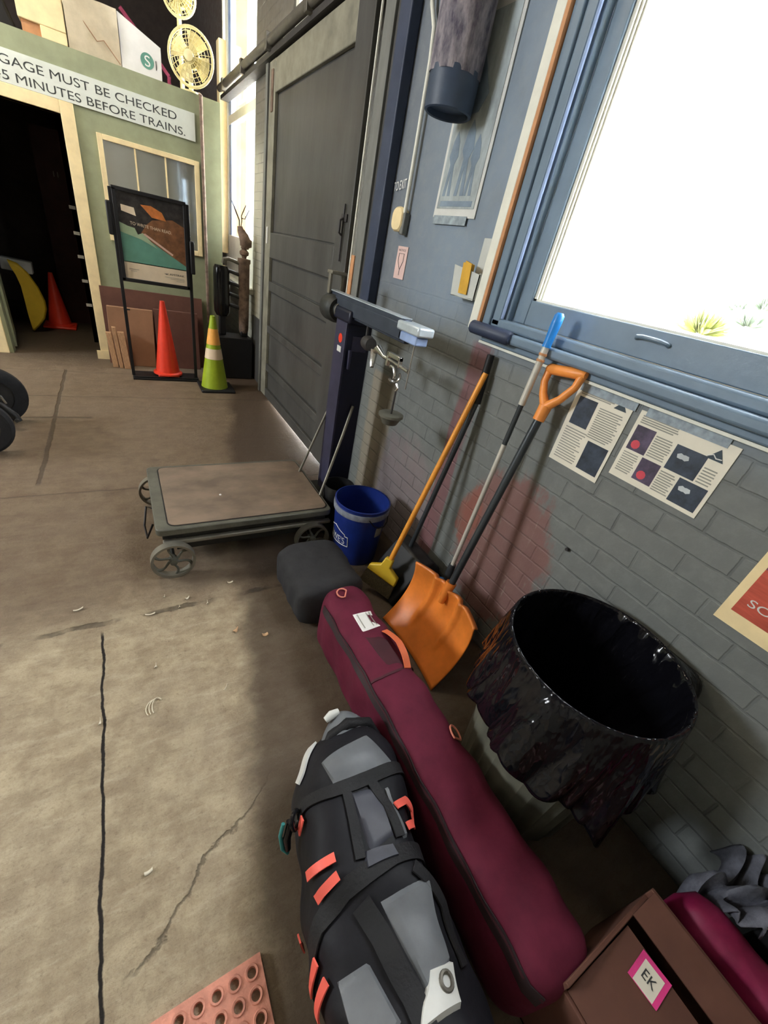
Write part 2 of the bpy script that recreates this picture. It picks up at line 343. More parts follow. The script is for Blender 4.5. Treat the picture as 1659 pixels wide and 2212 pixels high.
D('bark', (158, 152, 156), .85, var=.5, vscale=30, bump=1.0, bscale=30, stretch=(1, 1, .4), rgb2=(78, 74, 88)); D('collar', (58, 72, 92), .5)
D('photo_wall', (158, 168, 170), .5, var=.2, vscale=7, stretch=(1, 2.2, 1)); D('photo_blue', (122, 140, 156), .5, var=.15, vscale=8); D('clear_plastic', (196, 200, 196), .25, var=.04, spec=.6); D('amber', (216, 168, 60), .4)
D('tape', (150, 164, 174), .2, var=.2, vscale=30, spec=.7); D('pink_card', (216, 186, 180), .6, var=.03); D('stone_red', (178, 70, 60), .6)
D('scrap', (226, 218, 196), .7, var=.05); D('leaf', (196, 160, 122), .8, var=.1); D('rubber', (40, 42, 46), .7, var=.15, bump=.2, bscale=80); D('gun', (88, 90, 92), .35, .7)
D('sand', (232, 226, 210), .9, var=.05, vscale=.6); D('shrub', (92, 100, 34), .9, var=.2, vscale=6); D('shrub_grey', (74, 86, 70), .9, var=.2, vscale=6)
D('glossy_dark', (38, 38, 36), .03, var=.02, spec=1.0)
M['pane_dark'] = mat('reflective_pane', (128, 130, 120), .04, var=.05, vscale=2, spec=1.0); M['pane_dark'].node_tree.nodes['Principled BSDF'].inputs['IOR'].default_value = 2.2
M['glass'] = glass_mat('window_glass'); M['poster_glass'] = glass_mat('poster_cover', refl=.03)
def plastic_black():
    m = bpy.data.materials.new('black_bin_liner'); m.use_nodes = True; t = NT(m); b = m.node_tree.nodes['Principled BSDF']
    b.inputs['Base Color'].default_value = (.004, .004, .006, 1); b.inputs['Roughness'].default_value = .15; b.inputs['Specular IOR Level'].default_value = .32
    tc = t.n('ShaderNodeTexCoord'); mp = t.n('ShaderNodeMapping'); t.l(tc.outputs['Object'], mp.inputs[0]); mp.inputs['Scale'].default_value = (1, 1, .35)
    ridge = t.math('ABSOLUTE', t.math('SUBTRACT', t.noise(mp.outputs[0], 9, 2, .5), .5))
    ridge2 = t.math('ABSOLUTE', t.math('SUBTRACT', t.noise(mp.outputs[0], 23, 2, .5), .5))
    h = t.math('ADD', t.math('MULTIPLY', ridge, -3.0), t.math('MULTIPLY', ridge2, -1.2))
    bp = t.n('ShaderNodeBump'); bp.inputs['Strength'].default_value = .8; bp.inputs['Distance'].default_value = .018; t.l(h, bp.inputs['Height']); t.l(bp.outputs[0], b.inputs['Normal'])
    return m
M['liner'] = plastic_black()
WX = 1.32   # inner face of the right wall
# ------------------------------------------------------------------ room shell
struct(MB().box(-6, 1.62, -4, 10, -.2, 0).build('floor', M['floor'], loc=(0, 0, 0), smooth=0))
struct(MB().box(-6, 1.62, -4, 10, 4.6, 4.8).build('ceiling', M['ceiling'], loc=(0, 0, 0), smooth=0))
def wall_with_holes(name, x0, x1, y0, y1, z0, z1, holes, mats):
    """wall slab at x0..x1 made of blocks around (ya,yb,za,zb) holes that do not overlap in y"""
    mb = MB(); y = y0
    for ya, yb, za, zb in sorted(holes):
        if ya > y: mb.box(x0, x1, y, ya, z0, z1)
        if za > z0: mb.box(x0, x1, ya, yb, z0, za)
        if zb < z1: mb.box(x0, x1, ya, yb, zb, z1)
        y = yb
    if y < y1: mb.box(x0, x1, y, y1, z0, z1)
    return struct(mb.build(name, mats, loc=(0, 0, 0), smooth=0))
wall_with_holes('wall_right', WX, WX + .10, -4, 10, 0, 4.6, [(-3.4, -2.0, 1.40, 3.8), (.18, 1.33, 1.38, 3.5), (2.86, 4.28, 0, 4.0), (5.30, 6.80, .95, 4.0)], M['wall'])
wall_with_holes('wall_outside', WX + .10, WX + .255, -4, 10, 0, 4.6, [(-3.35, -2.05, 1.45, 3.8), (.20, 1.30, 1.45, 3.5), (2.86, 4.28, 0, 4.0), (5.35, 6.75, 1.40, 4.0)], M['exterior'])
# lintel between doorway and transom
struct(MB().box(WX, WX + .255, 2.86, 4.28, 2.55, 2.79).build('trim_1', M['wall'], loc=(0, 0, 0), smooth=0))
wall_with_holes('wall_left', -6.2, -6, -4, 10, 0, 4.6, [(2.8, 4.4, 2.4, 3.8)], M['plaster'])
struct(MB().box(-6, 1.62, -4.2, -4, 0, 4.6).build('wall_back', M['dark_brown'], smooth=0))
struct(MB().box(-.75, WX, -1.10, -1.0, 0, 2.9).build('added_shade_wall', M['plaster'], smooth=0))  # added behind the camera to keep light off the lower right corner
struct(MB().box(-6, 1.62, 10, 10.2, 0, 4.6).build('wall_far', M['dark_brown'], smooth=0))
# ------------------------------------------------------------------ big window (window_1)
w1 = MB()
for a, b, c, d in ((1.21, 1.274, 1.40, 3.4), (.19, .235, 1.40, 3.4)): w1.box(1.325, 1.365, a, b, c, d)
w1.box(1.325, 1.366, .235, 1.21, 1.40, 1.485).box(1.325, 1.366, .235, 1.21, 2.42, 2.47)
w1.box(1.325, 1.366, .235, 1.21, 3.3, 3.4)
win1 = struct(w1.build('window_1', M['trim'], bevel=.004))
win1['_L'] = tuple(win1.location)
st = MB()
for i in range(3): st.box(1.335 + i * .008, 1.345 + i * .008, 1.1975 - i * .007, 1.21, 1.485, 3.3)
st.box(1.335, 1.36, .235, 1.21, 1.485, 1.492)
st.build('glazing_bead', M['trim_white'], win1, smooth=0)
MB().box(1.362, 1.364, .235, 1.21, 1.485, 3.3).build('pane', M['glass'], win1, smooth=0)
MB().tube([(1.322, .76, 1.452), (1.312, .755, 1.457), (1.307, .735, 1.460), (1.306, .705, 1.460), (1.307, .68, 1.459), (1.312, .665, 1.456), (1.322, .66, 1.452)], .006, 8).build('sash_lift', M['trim'], win1)
fr = MB().box(1.40, 1.44, 1.215, 1.30, 1.45, 3.5).box(1.44, 1.47, 1.25, 1.30, 1.45, 3.5).box(1.42, 1.60, .2, 1.30, 1.42, 1.455)
fr.build('outer_frame', M['trim_white'], win1, smooth=0)
def trim(n, mb, m, **k): return struct(mb.build('trim_%d' % n, m, **k))
trim(2, MB().box(1.30, 1.33, 1.274, 1.30, 1.385, 3.5).box(1.285, 1.325, 1.30, 1.345, 1.37, 3.5).box(1.275, 1.32, 1.345, 1.388, 1.36, 3.5), M['trim'], bevel=.005)
trim(3, MB().tube([(1.288, 1.293, 1.40), (1.288, 1.293, 3.5)], .006, 10), M['pale_blue'])
trim(4, MB().box(1.262, 1.32, 1.389, 1.405, 1.35, 3.5), M['bare_wood'], smooth=0)
trim(5, MB().box(1.262, 1.32, 1.405, 1.452, 1.335, 3.5), M['trim_white'], bevel=.004)
trim(6, MB().box(1.285, 1.32, 1.453, 1.475, 1.335, 3.5), M['trim_dark'], smooth=0)
sill = MB().box(1.26, 1.33, .15, 1.40, 1.325, 1.362).box(1.285, 1.33, .15, 1.38, 1.362, 1.40)
trim(7, sill, M['trim'], bevel=.010)
trim(8, MB().box(1.296, 1.325, .15, 1.39, 1.300, 1.324), M['trim'], bevel=.006)
trim(9, MB().box(1.300, 1.3235, .15, 1.40, 1.290, 1.299), M['trim_white'], smooth=0)
trim(10, MB().tube([(1.262, 1.425, 1.345), (1.262, 1.415, 1.345), (1.262, 1.20, 1.345), (1.262, 1.19, 1.345)], [.014, .026, .026, .018], 14), M['trim_dark'])
trim(11, MB().box(1.27, 1.33, .13, .19, 1.30, 3.5), M['trim'], bevel=.005)
# rear window out of view lets daylight in
rw = MB().box(1.33, 1.37, -3.4, -3.34, 1.40, 3.8).box(1.33, 1.37, -2.06, -2.0, 1.40, 3.8).box(1.33, 1.37, -3.34, -2.06, 1.40, 1.47).box(1.33, 1.37, -3.34, -2.06, 2.42, 2.47)
win4 = struct(rw.build('unseen_rear_window', M['trim'])); MB().box(1.36, 1.362, -3.34, -2.06, 1.47, 3.8).build('pane', M['glass'], win4, smooth=0)
# ------------------------------------------------------------------ corner window (window_2)
w2 = MB().box(1.33, 1.40, 5.31, 5.36, 1.24, 3.99).box(1.33, 1.40, 6.62, 6.70, 1.24, 3.99)
w2.box(1.33, 1.40, 5.31, 6.78, .95, 1.42).box(1.335, 1.38, 5.36, 6.62, 2.50, 2.58).box(1.33, 1.40, 5.36, 6.62, 3.9, 3.99)
win2 = struct(w2.build('window_2', M['trim_white'], bevel=.005)); MB().box(1.37, 1.372, 5.36, 6.62, 1.42, 3.9).build('pane', M['glass'], win2, smooth=0)
MB().box(1.345, 1.36, 5.36, 5.42, 1.42, 3.9).box(1.345, 1.36, 6.5, 6.62, 1.42, 3.9).build('sash_stile', M['pale_blue'], win2, smooth=0)
trim(12, MB().box(1.25, 1.34, 6.66, 6.80, 1.2, 3.2), M['cream'], bevel=.008)
trim(13, MB().box(1.24, 1.34, 5.25, 6.85, .90, .955), M['trim_white'], bevel=.008)
# transom over the door (window_3)
w3 = MB().box(1.335, 1.38, 4.20, 4.27, 2.80, 3.99).box(1.335, 1.38, 3.55, 3.60, 2.80, 3.99).box(1.335, 1.38, 2.87, 2.93, 2.8, 3.99).box(1.335, 1.38, 2.93, 4.2, 2.80, 2.86).box(1.335, 1.38, 2.93, 4.2, 3.93, 3.99)
win3 = struct(w3.build('window_3', M['trim_white'])); MB().box(1.36, 1.362, 2.93, 4.2, 2.86, 3.93).build('pane', M['glass'], win3, smooth=0)
# ------------------------------------------------------------------ sliding freight door (door_1)
d = MB().box(1.275, 1.295, 2.74, 4.56, .02, 2.655)
door = struct(d.build('door_1', M['door'], smooth=0)); door['_L'] = tuple(door.location)
s1 = MB().box(1.245, 1.275, 2.72, 2.93, .02, 2.655); s1.build('stile', M['door'], door, bevel=.004)
MB().box(1.245, 1.275, 4.41, 4.575, .02, 2.655).build('stile', M['door_light'], door, bevel=.004)
for za, zb, mm in ((2.46, 2.655, 'door_light'), (1.335, 1.53, 'door'), (1.06, 1.14, 'door'), (.68, .745, 'door'), (.30, .37, 'door'), (.02, .11, 'door')):
    MB().box(1.247, 1.275, 2.93, 4.41, za, zb).build('rail', M[mm], door, bevel=.005)
for za, zb in ((1.54, 2.45), (1.15, 1.325), (.755, 1.05), (.38, .67), (.12, .29)):
    MB().box(1.268, 1.276, 2.95, 4.39, za, zb).build('panel', M['door'], door, bevel=.006)
MB().box(1.236, 1.246, 2.76, 2.84, 1.66, 1.70).tube([(1.236, 2.80, 1.68), (1.215, 2.80, 1.665), (1.215, 2.80, 1.60), (1.232, 2.80, 1.59)], .007, 8).tube([(1.235, 2.80, 1.75), (1.235, 2.80, 1.45)], .006, 8).build('latch', M['iron'], door)
MB().box(1.236, 1.247, 4.45, 4.50, 2.35, 2.60).build('hanger_plate', M['rust'], door, bevel=.003)
MB().box(1.232, 1.247, 4.47, 4.49, 1.44, 1.57).build('pull_handle', M['white'], door, bevel=.004)
trk = thing('door_track', 'long sloping steel rail above the grey sliding door', 'door track', (1.24, 4.5, 2.7))
MB().tube([(1.225, 2.5, 2.745), (1.225, 6.50, 2.765)], .032, 12).build('rail', M['steel_grey'], trk)
MB().box(1.23, 1.318, 2.5, 6.5, 2.675, 2.71).build('shadow_board', M['iron'], trk, smooth=0)
for y in (2.7, 3.6, 4.5, 5.35, 6.2): MB().box(1.19, 1.319, y, y + .05, 2.70, 2.80).build('bracket', M['steel_grey'], trk, bevel=.004)
trim(14, MB().box(1.27, 1.319, 2.56, 2.665, 0, 4.2), M['trim_grey'], bevel=.004)
trim(15, MB().box(1.285, 1.319, 2.50, 2.56, 0, 4.2), M['door'], bevel=.004)
trim(16, MB().box(1.262, 1.319, 2.385, 2.498, 0, 4.2), M['trim_dark'], bevel=.006)
trim(17, MB().box(1.262, 1.275, 2.64, 2.70, 1.22, 1.50), M['bare_wood'], bevel=.003)
trim(18, MB().tube([(1.262, 2.685, .02), (1.262, 2.685, 2.65)], .006, 6), M['trim_white'])
trim(19, MB().box(1.305, 1.319, 4.62, 5.24, 0, .70), M['door'], smooth=0)
trim(20, MB().box(1.24, 1.319, 4.62, 4.68, 0, 2.66), M['trim_grey'], bevel=.004)
# ------------------------------------------------------------------ things fixed on the right wall
cp = thing('electrical_conduit', 'thin bent white metal conduit down the wall to a round box', 'conduit', (1.3, 2.2, 1.65))
MB().tube([(1.295, 2.30, 3.3), (1.295, 2.29, 2.55), (1.295, 2.265, 2.46), (1.295, 2.215, 2.38), (1.295, 2.200, 2.28), (1.295, 2.192, 2.0), (1.295, 2.188, 1.72)], .010, 10).build('pipe', M['trim_white'], cp)
MB().lathe([(0, .0), (.05, .0), (.052, .03), (.045, .04), (0, .042)], (1.318, 2.235, 1.70), (-1, 0, 0), 20, lambda a, i: 1 + .15 * abs(math.cos(a * 2))).build('junction_box', M['cream'], cp)
MB().box(1.285, 1.318, 2.168, 2.20, 1.635, 1.73).build('switch', M['trim_grey'], cp, bevel=.006)
tag(MB().text('TO EXIT', (1.3135, 2.375, 1.822), (0, -1, .12), (0, .05, 1), width=.12, size=.055, depth=0).build('stencilled_lettering', M['white'], smooth=0), 'white letters TO EXIT painted above the round switch box', 'lettering')
card = thing('instruction_card', 'small pale pink instruction card below the round switch box', 'card', (1.315, 2.178, 1.438))
MB().box(1.316, 1.3185, 2.127, 2.229, 1.438, 1.588).build('sheet', M['pink_card'], card, smooth=0)
k = MB().text('NOTICE', (1.3155, 2.215, 1.566), (0, -1, 0), (0, 0, 1), width=.07, size=.014, depth=0)
for a, b in (((2.205, 1.556), (2.155, 1.556)), ((2.205, 1.556), (2.205, 1.52)), ((2.155, 1.556), (2.155, 1.52)), ((2.205, 1.52), (2.178, 1.482)), ((2.155, 1.52), (2.178, 1.482)), ((2.178, 1.482), (2.178, 1.455))):
    k.beam((1.3152, *a), (1.3152, *b), .003, .0012)
k.build('diagram', M['ink'], card, smooth=0)
po = thing('wall_poster', 'tall faded photo poster with white border, bottom taped, behind the mottled pipe', 'poster', (1.315, 1.80, 1.72))
MB().box(1.314, 1.318, 1.654, 1.958, 1.722, 2.38).build('sheet', M['off_white'], po, smooth=0)
MB().box(1.312, 1.3135, 1.672, 1.940, 1.755, 2.35).build('photograph', M['photo_wall'], po, smooth=0)
f = MB()
for y0, h, w in ((1.89, .22, .028), (1.80, .25, .034), (1.74, .20, .026)):
    f.prism([(-w, 0), (-w * .5, h * .5), (-w * 1.1, h * .62), (-w * .7, h * .85), (0, h), (w * .7, h * .85), (w * 1.1, h * .62), (w * .5, h * .5), (w, 0), (w * .3, 0), (0, h * .4), (-w * .3, 0)], (1.3118, y0, 1.80), (0, 1, 0), (0, 0, 1), (-.0005, 0, 0))
f.prism([(-.09, 0), (-.02, .12), (.05, .16), (.09, .05), (.06, -.06), (-.05, -.05)], (1.3118, 1.84, 2.12), (0, 1, 0), (0, 0, 1), (-.0005, 0, 0))
f.box(1.3112, 1.3118, 1.69, 1.92, 1.762, 1.782)
f.build('figures', M['photo_blue'], po, smooth=0)
MB().box(1.309, 1.3115, 1.700, 1.945, 1.695, 1.728).build('tape', M['tape'], po, bevel=.001)
dk = thing('mottled_pipe', 'thick mottled grey wrapped pipe hanging down open-ended over the wall poster', 'pipe', (1.20, 1.845, 2.04))
MB().lathe([(.098, .10), (.100, .16), (.102, .4), (.104, .8), (.104, 1.6)], (1.205, 1.845, 2.04), (0, 0, 1), 36, lambda a, i: 1 + .03 * math.sin(a * 7 + i)).build('wrapping', M['bark'], dk)
MB().lathe([(.083, .12), (.083, .0), (.088, -.004), (.094, .0), (.096, .03), (.097, .115), (.09, .12)], (1.205, 1.845, 2.04), (0, 0, 1), 36).build('collar', M['collar'], dk)
MB().lathe([(0, .02), (.083, .02)], (1.205, 1.845, 2.04), (0, 0, 1), 36).build('inner_baffle', M['collar'], dk, smooth=0)
ho = thing('brochure_holder', 'clear plastic leaflet holder with amber cards beside the window trim', 'holder', (1.30, 1.53, 1.44))
MB().box(1.305, 1.311, 1.465, 1.545, 1.45, 1.66).build('back_plate', M['clear_plastic'], ho, bevel=.012, seg=4)
MB().prism([(1.455, 1.44), (1.61, 1.435), (1.63, 1.55), (1.455, 1.53)], (1.255, 0, 0), (0, 1, 0), (0, 0, 1), (.004, 0, 0)).obox((1.255, 1.455, 1.435), (.055, 0, 0), (0, .003, 0), (0, 0, .10)).obox((1.255, 1.455, 1.435), (.055, 0, 0), (0, .155, 0), (0, 0, .003)).build('pocket', M['clear_plastic'], ho, smooth=0)
MB().obox((1.248, 1.50, 1.45), (.004, 0, 0), (0, .055, .0), (0, .012, .112)).obox((1.275, 1.535, 1.45), (.012, 0, 0), (0, .05, .01), (-.01, -.01, .11)).build('leaflet', M['amber'], ho, smooth=0)
MB().obox((1.262, 1.458, 1.442), (.004, 0, 0), (0, .05, 0), (0, .008, .085)).build('leaflet', M['cream'], ho, smooth=0)
def lines(mb, x, y0, y1, z0, z1, n, th=.0018):
    for i in range(n):
        z = z1 - (z1 - z0) * (i + .5) / n; e = (y0 - y1) * random.uniform(0, .22)
        mb.box(x - .0004, x, y1 + e, y0, z - th, z + th)
p1 = thing('information_sheet', 'upright letter-size information sheet with two dark photos, taped under the window', 'paper', (1.317, .77, 1.005))
MB().box(1.3165, 1.3185, .662, .868, 1.005, 1.282).build('sheet', M['paper'], p1, smooth=0)
MB().box(1.3158, 1.3163, .778, .850, 1.150, 1.245).build('photo', M['photo_dark'], p1, smooth=0)
MB().box(1.3158, 1.3163, .672, .752, 1.022, 1.122).build('photo', M['photo_dark'], p1, smooth=0)
mb = MB(); lines(mb, 1.3162, .765, .675, 1.130, 1.235, 14); lines(mb, 1.3162, .853, .763, 1.02, 1.14, 13); lines(mb, 1.3162, .85, .72, 1.252, 1.268, 3)
mb.build('print', M['print_grey'], p1, smooth=0)
MB().prism([(-.022, 0), (0, .028), (.022, 0)], (1.3158, .700, 1.248), (0, 1, 0), (0, 0, 1), (-.0004, 0, 0)).build('logo', M['logo_dark'], p1, smooth=0)
MB().box(1.3150, 1.3162, .655, .86, 1.262, 1.296).build('tape', M['tape'], p1, smooth=0)
p2 = thing('information_sheet', 'landscape information sheet with four photos and a triangle logo, under the window', 'paper', (1.317, .50, 1.06))
MB().box(1.3165, 1.3185, .360, .638, 1.060, 1.274).build('sheet', M['paper'], p2, smooth=0)
for a, b, c, e, mm in ((.567, .627, 1.155, 1.232, 'photo_plum'), (.507, .567, 1.080, 1.150, 'photo_plum'), (.415, .50, 1.150, 1.225, 'photo_dark'), (.37, .448, 1.072, 1.145, 'photo_dark')):
    ph = MB().box(1.3158, 1.3163, a, b, c, e).build('photo', M[mm], p2, smooth=0)
    if mm == 'photo_plum': MB().lathe([(0, 0), (.014, 0)], (1.3156, (a + b) / 2 + .008, c + .02), (-1, 0, 0), 10).build('red_spot', M['photo_red'], ph, smooth=0)
    else:
        MB().lathe([(0, 0), (.012, 0)], (1.3156, (a + b) / 2 + .012, (c + e) / 2 + .01), (-1, 0, 0), 10, lambda q, i: 1 + .5 * math.sin(q * 2)).build('pale_spot', M['photo_pale'], ph, smooth=0)
mb = MB(); lines(mb, 1.3162, .562, .506, 1.158, 1.225, 9); lines(mb, 1.3162, .627, .572, 1.080, 1.148, 9); lines(mb, 1.3162, .502, .452, 1.075, 1.142, 9); lines(mb, 1.3162, .41, .37, 1.150, 1.20, 6); lines(mb, 1.3162, .625, .50, 1.238, 1.264, 4)
mb.build('print', M['print_grey'], p2, smooth=0)
MB().prism([(-.022, 0), (-.002, .032), (.022, 0)], (1.3158, .400, 1.222), (0, 1, 0), (0, 0, 1), (-.0004, 0, 0)).build('logo', M['logo_dark'], p2, smooth=0)
MB().tube([(1.3152, .421, 1.228), (1.3152, .408, 1.236), (1.3152, .398, 1.228), (1.3152, .384, 1.230)], .0016, 6).build('logo_wave', M['white'], p2)
MB().box(1.3150, 1.3162, .39, .62, 1.262, 1.298).build('tape', M['tape'], p2, smooth=0)
p3 = thing('red_poster', 'cream bordered red poster with white words, low on the wall at the frame edge', 'poster', (1.317, 0, .85))
MB().box(1.3155, 1.3185, -.26, .186, .852, 1.20).build('sheet', M['cream'], p3, smooth=0)
MB().box(1.3148, 1.3153, -.24, .165, .895, 1.18).build('picture', M['poster_red'], p3, smooth=0)
MB().box(1.3142, 1.3146, -.24, .165, 1.035, 1.07).build('horizon', M['poster_dark'], p3, smooth=0)
MB().text('SO EASY', (1.3140, .146, .928), (0, -1, 0), (0, 0, 1), width=.160, size=.032, depth=0).build('lettering', M['off_white'], p3, smooth=0)
nl = tag(MB().lathe([(0, .012), (.006, .012), (.008, .006), (.005, 0)], (1.318, .635, .74), (-1, 0, 0), 10).build('wall_bolt', M['iron'], smooth=60), 'small dark bolt sticking out of the painted brick above the bin', 'bolt')
# ------------------------------------------------------------------ green booth
GY = 5.6
b = MB().box(-6, -1.0, GY, GY + .12, 0, 2.489).box(-1.0, -.25, GY, GY + .12, 2.045, 2.489).box(-.25, .875, GY, GY + .12, 0, 2.489)
struct(b.build('wall_booth', M['sage'], loc=(0, 0, 0), smooth=0))
struct(MB().box(.885, 1.055, GY, GY + .14, 0, 2.489).build('wall_booth_end', M['sage'], loc=(0, 0, 0), smooth=0))
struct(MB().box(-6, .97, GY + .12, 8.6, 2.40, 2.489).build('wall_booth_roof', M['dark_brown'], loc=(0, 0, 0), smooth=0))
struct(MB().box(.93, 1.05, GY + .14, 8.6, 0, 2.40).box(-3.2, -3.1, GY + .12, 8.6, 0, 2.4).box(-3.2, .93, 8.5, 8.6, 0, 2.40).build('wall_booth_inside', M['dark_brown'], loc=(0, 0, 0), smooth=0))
trim(21, MB().box(-.25, -.150, GY - .02, GY + .13, 0, 2.135), M['cream'], bevel=.004)
trim(22, MB().box(-1.10, -.250, GY - .02, GY + .13, 2.045, 2.135), M['cream'], bevel=.004)
trim(23, MB().box(-1.12, -1.03, GY - .02, GY + .13, 0, 2.045), M['cream'], bevel=.004)
trim(24, MB().box(-.285, -.155, GY - .03, GY - .02, 0, .09), M['cream'], smooth=0)
dl = struct(MB().obox((-1.02, GY + .14, .03), (.035, .005, 0), (-.10, .7, 0), (0, 0, 1.98)).build('door_2', M['sage'], smooth=0))
cpb = tag(MB().tube([(.880, GY - .02, .50), (.880, GY - .02, 2.49), (.880, GY + .05, 2.50)], .017, 10).build('corner_conduit', M['rust'], smooth=60), 'thin brown vertical pipe running down the green partition', 'pipe')
sg = thing('baggage_sign', 'long white hand-lettered sign reading baggage must be checked, above the booth door', 'sign', (-.5, GY - .01, 2.14))
MB().box(-2.3, .82, GY - .015, GY - .001, 2.137, 2.345).build('board', M['sign_white'], sg, smooth=0)
t = MB().text('GAGE MUST BE CHECKED', (-.600, GY - .016, 2.252), (1, 0, 0), (0, 0, 1), width=1.262, size=.082, depth=0)
t.text('ALL BAG', (-1.14, GY - .016, 2.252), (1, 0, 0), (0, 0, 1), width=.50, size=.082, depth=0)
t.text('45 MINUTES BEFORE TRAINS.', (-.655, GY - .016, 2.157), (1, 0, 0), (0, 0, 1), width=1.385, size=.082, depth=0)
t.build('lettering', M['ink'], sg, smooth=0)
bw = MB()
for a, b_, c, e in ((-.008, .035, 1.17, 1.99), (.80, .845, 1.17, 1.99), (.035, .80, 1.95, 1.99), (.035, .80, 1.17, 1.215)): bw.box(a, b_, GY - .025, GY - .001, c, e)
win5 = struct(bw.build('window_5', M['cream'], bevel=.003))
for x in (.285, .54): MB().box(x - .007, x + .007, GY - .016, GY - .004, 1.215, 1.95).build('glazing_bar', M['cream'], win5, smooth=0)
MB().box(.035, .80, GY - .006, GY - .002, 1.215, 1.95).build('pane', M['pane_dark'], win5, smooth=0)
# dim room behind the booth door
def cone(name, x, y, h, r, label, col, base, cat='traffic cone', grp=None, base_m='black', z=0):
    c = thing(name, label, cat, (x, y, z), grp)
    pr = [(r * 1.22, .025), (r * 1.2, .04), (r, .05)]; pr += [(r + (.022 - r) * t_, .05 + (h - .05) * t_) for t_ in (.25, .5, .75, .97, 1)] + [(.015, h), (.012, h - .03)]
    MB().lathe(pr, (x, y, z), (0, 0, 1), 28).build('cone_body', M[col], c)
    MB().box(x - base, x + base, y - base, y + base, z, z + .028).build('base', M[base_m], c, bevel=.01)
    return c
cone('traffic_cone', -.70, 7.0, .62, .12, 'dim red cone inside the dark room behind the booth doorway', 'orange_red', .17, base_m='orange_red')
_o = [(-1.02, .745), (-.94, .72), (-.866, .64), (-.80, .50), (-.762, .36), (-.762, .27), (-.80, .16), (-.869, .07), (-.925, .012), (-.942, .018), (-.950, .18), (-.952, .34), (-.954, .50), (-.98, .63), (-1.01, .70)]
pm = MB(); nn = len(_o); V_ = []
for k_ in range(6):
    t_ = k_ / 5
    V_ += [(-.90 + (x + .90) * (1 - .12 * t_ * t_), 6.6 - .05 * math.sin(t_ * PI / 2) + .25 * (x + .90) ** 2, .36 + (z - .36) * (1 - .10 * t_ * t_)) for x, z in _o]
pm.add(V_, [(k_ * nn + i_, k_ * nn + (i_ + 1) % nn, (k_ + 1) * nn + (i_ + 1) % nn, (k_ + 1) * nn + i_) for k_ in range(5) for i_ in range(nn)] + [tuple(range(nn)), tuple(range(6 * nn - 1, 5 * nn - 1, -1))])
pn = tag(pm.build('yellow_panel', M['yellow'], smooth=50), 'curved yellow plastic panel leaning just inside the booth doorway', 'panel')
tag(MB().obox((-1.12, 6.75, .62), (.28, 0, -.02), (0, .12, 0), (0, .05, .12)).build('storage_carton', M['off_white'], smooth=0, bevel=.01), 'pale flattened carton behind the yellow panel in the dark room', 'box')
sh = thing('shelf_rack', 'dark shelf rack with pale label strips, inside the booth doorway', 'shelf', (-.2, 6.5, 0))
MB().box(-.33, .6, 6.3, 6.34, 0, 2.1).box(-.33, -.29, 6.3, 6.9, 0, 2.1).build('frame', M['black'], sh, smooth=0)
for z in (.42, .68, .92, 1.14, 1.37): MB().box(-.34, .6, 6.28, 6.9, z - .02, z).build('shelf_board', M['black'], sh, smooth=0)
for z in (.43, .68, .92, 1.14, 1.37): MB().box(-.345, -.29, 6.268, 6.279, z - .022, z + .008).build('label_strip', M['off_white'], sh, smooth=0)
rp = thing('dark_red_cabinet', 'dim dark red panel with the number 11, deep inside the booth doorway', 'cabinet', (-.45, 6.9, 1.2))
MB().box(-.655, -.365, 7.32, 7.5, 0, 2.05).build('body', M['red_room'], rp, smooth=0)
MB().text('11', (-.50, 7.318, 1.61), (1, 0, 0), (0, 0, 1), width=.045, size=.075, depth=0).build('number', M['print_grey'], rp, smooth=0)
# things on the booth top
TZ = 2.489
bx = thing('cream_box', 'cream storage box with an orange notch, leftmost on top of the booth', 'box', (-.29, 5.75, TZ))
MB().box(-.425, -.120, 5.615, 5.95, TZ + .075, 3.0).box(-.29, -.120, 5.615, 5.95, TZ, TZ + .075).build('body', M['cream'], bx, bevel=.006)
MB().box(-.41, -.29, 5.64, 5.9, TZ, TZ + .075).build('base_block', M['bare_wood'], bx, smooth=0)
bx = thing('wrapped_parcel', 'creased beige paper parcel on the booth top between cream and white boxes', 'parcel', (.07, 5.75, TZ))
random.seed(3)
pv = MB().grid(lambda u, v: (-.112 + .365 * u, 5.615 + .012 * math.sin(9 * u + 5 * v) - .02 * v, TZ + .34 * v - (.02 * (1 - u) if v > .9 else 0)), 10, 8)
pv.box(-.112, .253, 5.625, 5.95, TZ, TZ + .31); pv.build('paper_wrap', mat('parcel_paper', (196, 184, 158), .8, var=.08, bump=.3, bscale=9), bx, smooth=50)
MB().tube([(-.11, 5.600, TZ + .31), (0, 5.602, TZ + .20), (.09, 5.600, TZ + .10), (.14, 5.602, TZ + .12), (.245, 5.602, TZ + .01)], .0035, 6).build('fold', M['card'], bx)
bx = thing('white_carton', 'white carton with a round teal emblem on the booth top', 'box', (.41, 5.75, TZ))
MB().prism([(.258, 0), (.565, 0), (.568, .215), (.258, .335)], (0, 5.615, TZ), (1, 0, 0), (0, 0, 1), (0, .28, 0)).build('body', M['white'], bx, smooth=0)
MB().lathe([(0, 0), (.052, 0)], (.455, 5.613, TZ + .10), (0, -1, 0), 24).build('emblem', M['art_teal'], bx, smooth=0)
MB().text('S', (.435, 5.611, TZ + .065), (1, 0, 0), (0, 0, 1), width=.042, size=.10, depth=0).build('emblem_letter', M['white'], bx, smooth=0)
MB().box(.520, .526, 5.612, 5.614, TZ + .06, TZ + .12).build('mark', M['ink'], bx, smooth=0)
tag(MB().obox((-.62, 5.72, TZ), (.17, 0, 0), (0, .2, 0), (-.12, 0, .34)).build('dark_bag', M['black'], smooth=0, bevel=.02), 'dark leaning bag at the far left of the booth top', 'bag')
